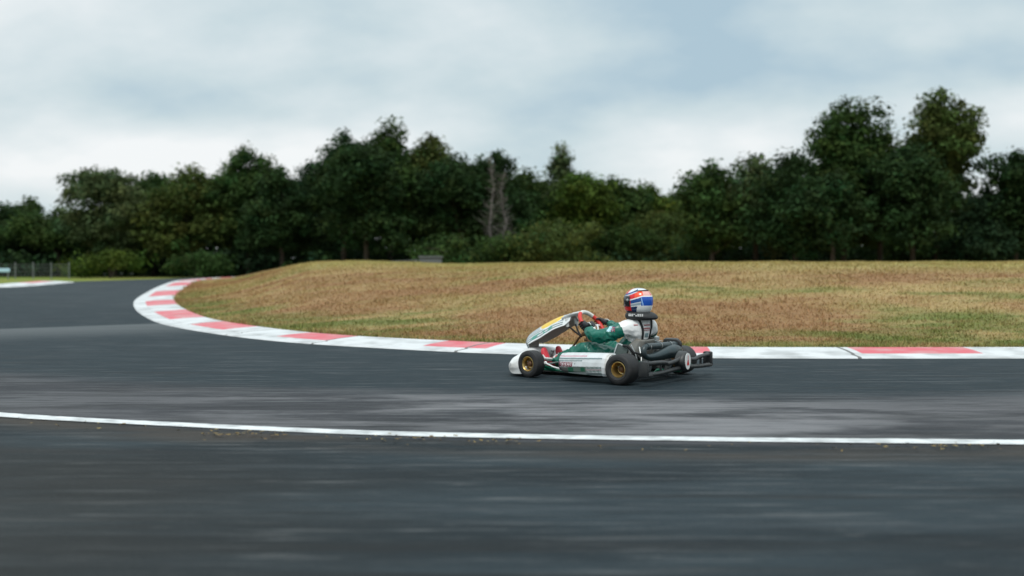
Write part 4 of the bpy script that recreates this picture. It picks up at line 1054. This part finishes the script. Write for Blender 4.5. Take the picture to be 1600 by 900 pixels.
# ---- helmet
HC = Vector((0.162, 0.0, 0.748))
hm = empty_h = None
def helm_fn(u, v):
    al = 2*math.pi*v; t_ = u
    ph = R(-62)+R(152)*t_
    if ph >= 0: hr, z = max(0.0, math.cos(ph))**0.92, math.sin(ph)*0.118
    else: hr, z = max(0.0, math.cos(ph))**0.42, math.sin(ph)*0.132
    rx = 0.146*(1.0+(0.09 if math.cos(al) > 0 else 0.0)*max(0, -z/0.12)*math.cos(al)); ry = 0.120
    return (HC.x+hr*rx*math.cos(al), HC.y+hr*ry*math.sin(al), HC.z+z)
def helm_paint(u, v):
    p = helm_fn(u, v); h = (p[2]-HC.z)/0.118; al = 360*v; al = al if al <= 180 else 360-al
    t_ = 0.5+0.5*math.sin(R(max(-90, min(90, al-118))))
    b1 = min(0.78, 0.28+1.0*t_); b2 = min(0.34, -0.12+0.95*t_*0.8); b3 = -0.60+0.32*min(t_, 0.6)
    RED, ORG, WHT_, SIL_, BLU, NVY = (0.70, 0.008, 0.012), (0.86, 0.075, 0.010), (0.82, 0.82, 0.81), (0.46, 0.52, 0.58), (0.008, 0.085, 0.46), (0.008, 0.03, 0.10)
    if h > b1:
        if h < b1+0.10 and t_ < 0.45: return SIL_
        if h < b1+0.24 and t_ < 0.42: return (0.03, 0.06, 0.22)
        if t_ < 0.05: return RED
        return (0.70, 0.73, 0.76) if h < 0.93 else SIL_
    if h > b2+0.06:
        if t_ > 0.93: return RED
        if t_ > 0.64: return (0.78, 0.42, 0.38)  # pale pink highlight on the rear of the red band, put into the colour
        return ORG if t_ > 0.33 else RED
    if h > b2-0.03: return WHT_
    if t_ < 0.20 and h < 0.2: return RED if h > -0.85 else NVY
    if h > b3:
        if t_ < 0.56:
            q = (h-b3)/(b2-b3)
            if 0.40 < q < 0.47 or q < 0.10: return WHT_
            if q < 0.40: return (0.30, 0.38, 0.44)
            return (0.01, 0.07, 0.26)
        if 0.56 < t_+0.12*h < 0.60: return (0.30, 0.50, 0.80)
        return BLU
    if t_ > 0.38+0.10*(h+0.9): return WHT_
    return NVY
M_HELM = mat('helmet_paint', (0.7, 0.7, 0.7), 0.25, coat=0.3, attr='paint')
hel = MB().grid(helm_fn, 150, 240, helm_paint, closed_v=True).build('helmet', M_HELM, person, paint=True, sharp=80)
def vis_fn(u, v):
    al = R(-78+156*u); hh = -0.50+0.86*v
    z = hh*0.118; k = 1.0
    ph = math.asin(max(-1, min(1, hh))) if hh >= 0 else math.asin(max(-1, hh*0.118/0.132))
    hr = max(0.0, math.cos(ph))**(0.92 if hh >= 0 else 0.42)
    rx = 0.146*(1.0+0.09*max(0, -z/0.12)*math.cos(al))+0.004; ry = 0.120+0.004
    return (HC.x+hr*rx*math.cos(al), HC.y+hr*ry*math.sin(al), HC.z+z)
MB().grid(vis_fn, 30, 14).build('visor', mat('smoked_visor', (0.012, 0.012, 0.014), 0.08, coat=0.6), hel, solid=0.003)
MB().lathe([(-0.004, 0.0), (-0.004, 0.012), (0.004, 0.012), (0.006, 0)], c=(HC.x+0.055, HC.y+0.118, HC.z+0.005), seg=14).build('visor_pivot', M_ALU, hel)
spo = MB()
def spoil(u, v):
    al = R(92+176*u); sag = 0.06*math.cos(2*math.pi*(u-0.5)); p = Vector(helm_fn(0.745-0.035*(1-math.sin(math.pi*u))+0.030*v, (al/(2*math.pi)) % 1.0))
    return tuple(HC+(p-HC)*(1.025+0.05*(1-v)*math.sin(math.pi*u)))
spo.grid(spoil, 24, 4).build('helmet_spoiler', M_BLK, hel, solid=0.004)

# ---- neck brace
nb2 = MB()
def brace(u, v):
    a = 2*math.pi*u; b = 2*math.pi*v
    bk_ = 0.5-0.5*math.cos(a)                   # 1 at the back
    r0 = 0.098; rr_ = 0.046+0.010*bk_
    x_ = (r0+rr_*math.cos(b))*math.cos(a)*1.08; y_ = (r0+rr_*math.cos(b))*math.sin(a)
    z_ = (0.044-0.010*bk_)*math.sin(b)-0.016*bk_*max(0, math.cos(b))
    return (0.135+x_, y_, 0.600+z_)
nb2.grid(brace, 40, 16, closed_v=True)
brc = nb2.build('neck_brace', mat('black_foam', (0.013, 0.014, 0.015), 0.6), person)
bl_ = MB()
for k in range(8):
    a = R(84+7*k-12); q = Vector((0.135+0.150*1.08*math.cos(a), 0.150*math.sin(a), 0.0)); tn = Vector((-math.sin(a), math.cos(a), 0))
    for (dz, hh) in ((0.009, 0.008), (-0.004, 0.011)):
        if (k*3+int(hh*1000)) % 5 == 0: continue
        bl_.box((q.x, q.y, 0.609+dz), (0.006, 0.014, hh), rot=Matrix.Rotation(a, 3, 'Z'))
bl_.build('brace_label', M_WHT, brc)

# ---- gloves
M_GLV = mat('black_glove', (0.014, 0.014, 0.018), 0.6)
def glove(hold, wrist, ang_, sd):
    rad_ = (hold-WC).normalized(); tn = wn.cross(rad_).normalized()
    if tn.dot(wu) < 0: tn = -tn
    vs, es, rs_ = [], [], []
    def av(p, r, par=None):
        vs.append(tuple(p)); rs_.append(r)
        if par is not None: es.append((par, len(vs)-1))
        return len(vs)-1
    pt = lambda r, n_, t_: hold+rad_*r+wn*n_+tn*t_
    w0 = av(wrist+(wrist-pt(.02, .03, -.01))*0.25, 0.033); w1 = av(wrist.lerp(pt(.022, .036, -.012), 0.35), 0.031, w0); pm = av(pt(.024, .034, -.006), (0.036, 0.024), w1)
    for k, (t_, L_, r) in enumerate(((-.034, .85, .0085), (-.012, 1.0, .0095), (.011, 1.05, .0098), (.033, .95, .0095))):
        a0 = av(pt(.036, .020, t_), r*1.15, pm); a1 = av(pt(.036, -.014*L_, t_*1.04), r*1.08, a0); a2 = av(pt(.012, -.030*L_, t_*1.06), r, a1); av(pt(-.020*L_, -.022, t_*1.06), r*.85, a2)
    t0 = av(pt(.004, .034, .020), .0125, pm); t1 = av(pt(-.018, .026, .034), .0110, t0); av(pt(-.026, .006, .044), .0095, t1)
    me = skinned('glove', vs, es, rs_, pm, 2); me.materials.clear(); me.materials.append(M_GLV)
    o = bpy.data.objects.new('glove', me); COL.objects.link(o); o.parent = person
    c = MB(); d_ = (pt(.02, .036, 0)-wrist).normalized(); up_v = wn
    c.tube([wrist-d_*0.012+wn*0.030, wrist+d_*0.022+wn*0.034, pt(.022, .060, -.010)], [0.010, 0.012, 0.008], 8, flat=0.5)
    c.build('glove_stripe', M_WHT, o)
    return o
glove(LH, LW, -92, 1); glove(RH, RW, 84, -1)

# ---- boots
M_BOOT = mat('red_boot_leather', (0.64, 0.040, 0.060), 0.45)
for s_ in (1, -1):
    an = B[('l' if s_ > 0 else 'r')+'an'][0]
    vs = [an+Vector((-0.10, 0.010*s_, 0.042)), an, an+Vector((0.055, -0.004*s_, -0.022)), an+Vector((0.085, -0.004*s_, 0.030)), an+Vector((0.110, -0.006*s_, 0.095)), an+Vector((0.118, -0.006*s_, 0.145))]
    me = skinned('boot', [tuple(v) for v in vs], [(0, 1), (1, 2), (2, 3), (3, 4), (4, 5)], [0.054, 0.052, 0.044, (0.048, 0.042), (0.046, 0.034), (0.036, 0.022)], 1, 2)
    me.materials.clear(); me.materials.append(M_BOOT)
    bt = bpy.data.objects.new('boot', me); COL.objects.link(bt); bt.parent = person
    wb = MB(); wb.tube([an+Vector((-0.030, 0.050, 0.030)), an+Vector((0.020, 0.053, 0.028)), an+Vector((0.064, 0.048, 0.034)), an+Vector((0.092, 0.044, 0.070))], [0.022, 0.028, 0.022, 0.012], 10, flat=0.5)
    wb.tube([an+Vector((-0.045, 0.0, 0.020)), an+Vector((-0.070, 0.004*s_, 0.032))], [0.054, 0.056], 20)
    wb.build('boot_panel', M_WHT, bt)

# ================================================================== CAMERA
cam = bpy.data.cameras.new('camera'); co_ = bpy.data.objects.new('camera', cam); COL.objects.link(co_)
cam.sensor_width = 36; cam.lens = 36*F/1600; cam.clip_end = 3000; cam.clip_start = 0.05
co_.location = (0, 0, H); co_.rotation_euler = (R(90)-math.atan((450-YH)/F), 0, 0)
cam.dof.use_dof = True; cam.dof.focus_distance = 9.9; cam.dof.aperture_fstop = 1.0
scene.camera = co_
vs_ = scene.view_settings
vs_.view_transform = 'Standard'; vs_.look = 'None'; vs_.exposure = 0.08; vs_.gamma = 1.0; vs_.use_curve_mapping = False
scene.render.engine = 'CYCLES'; scene.cycles.use_denoising = True
scene.cycles.max_bounces = 6; scene.cycles.diffuse_bounces = 3; scene.cycles.glossy_bounces = 3; scene.cycles.transmission_bounces = 3
scene.cycles.caustics_reflective = False; scene.cycles.caustics_refractive = False
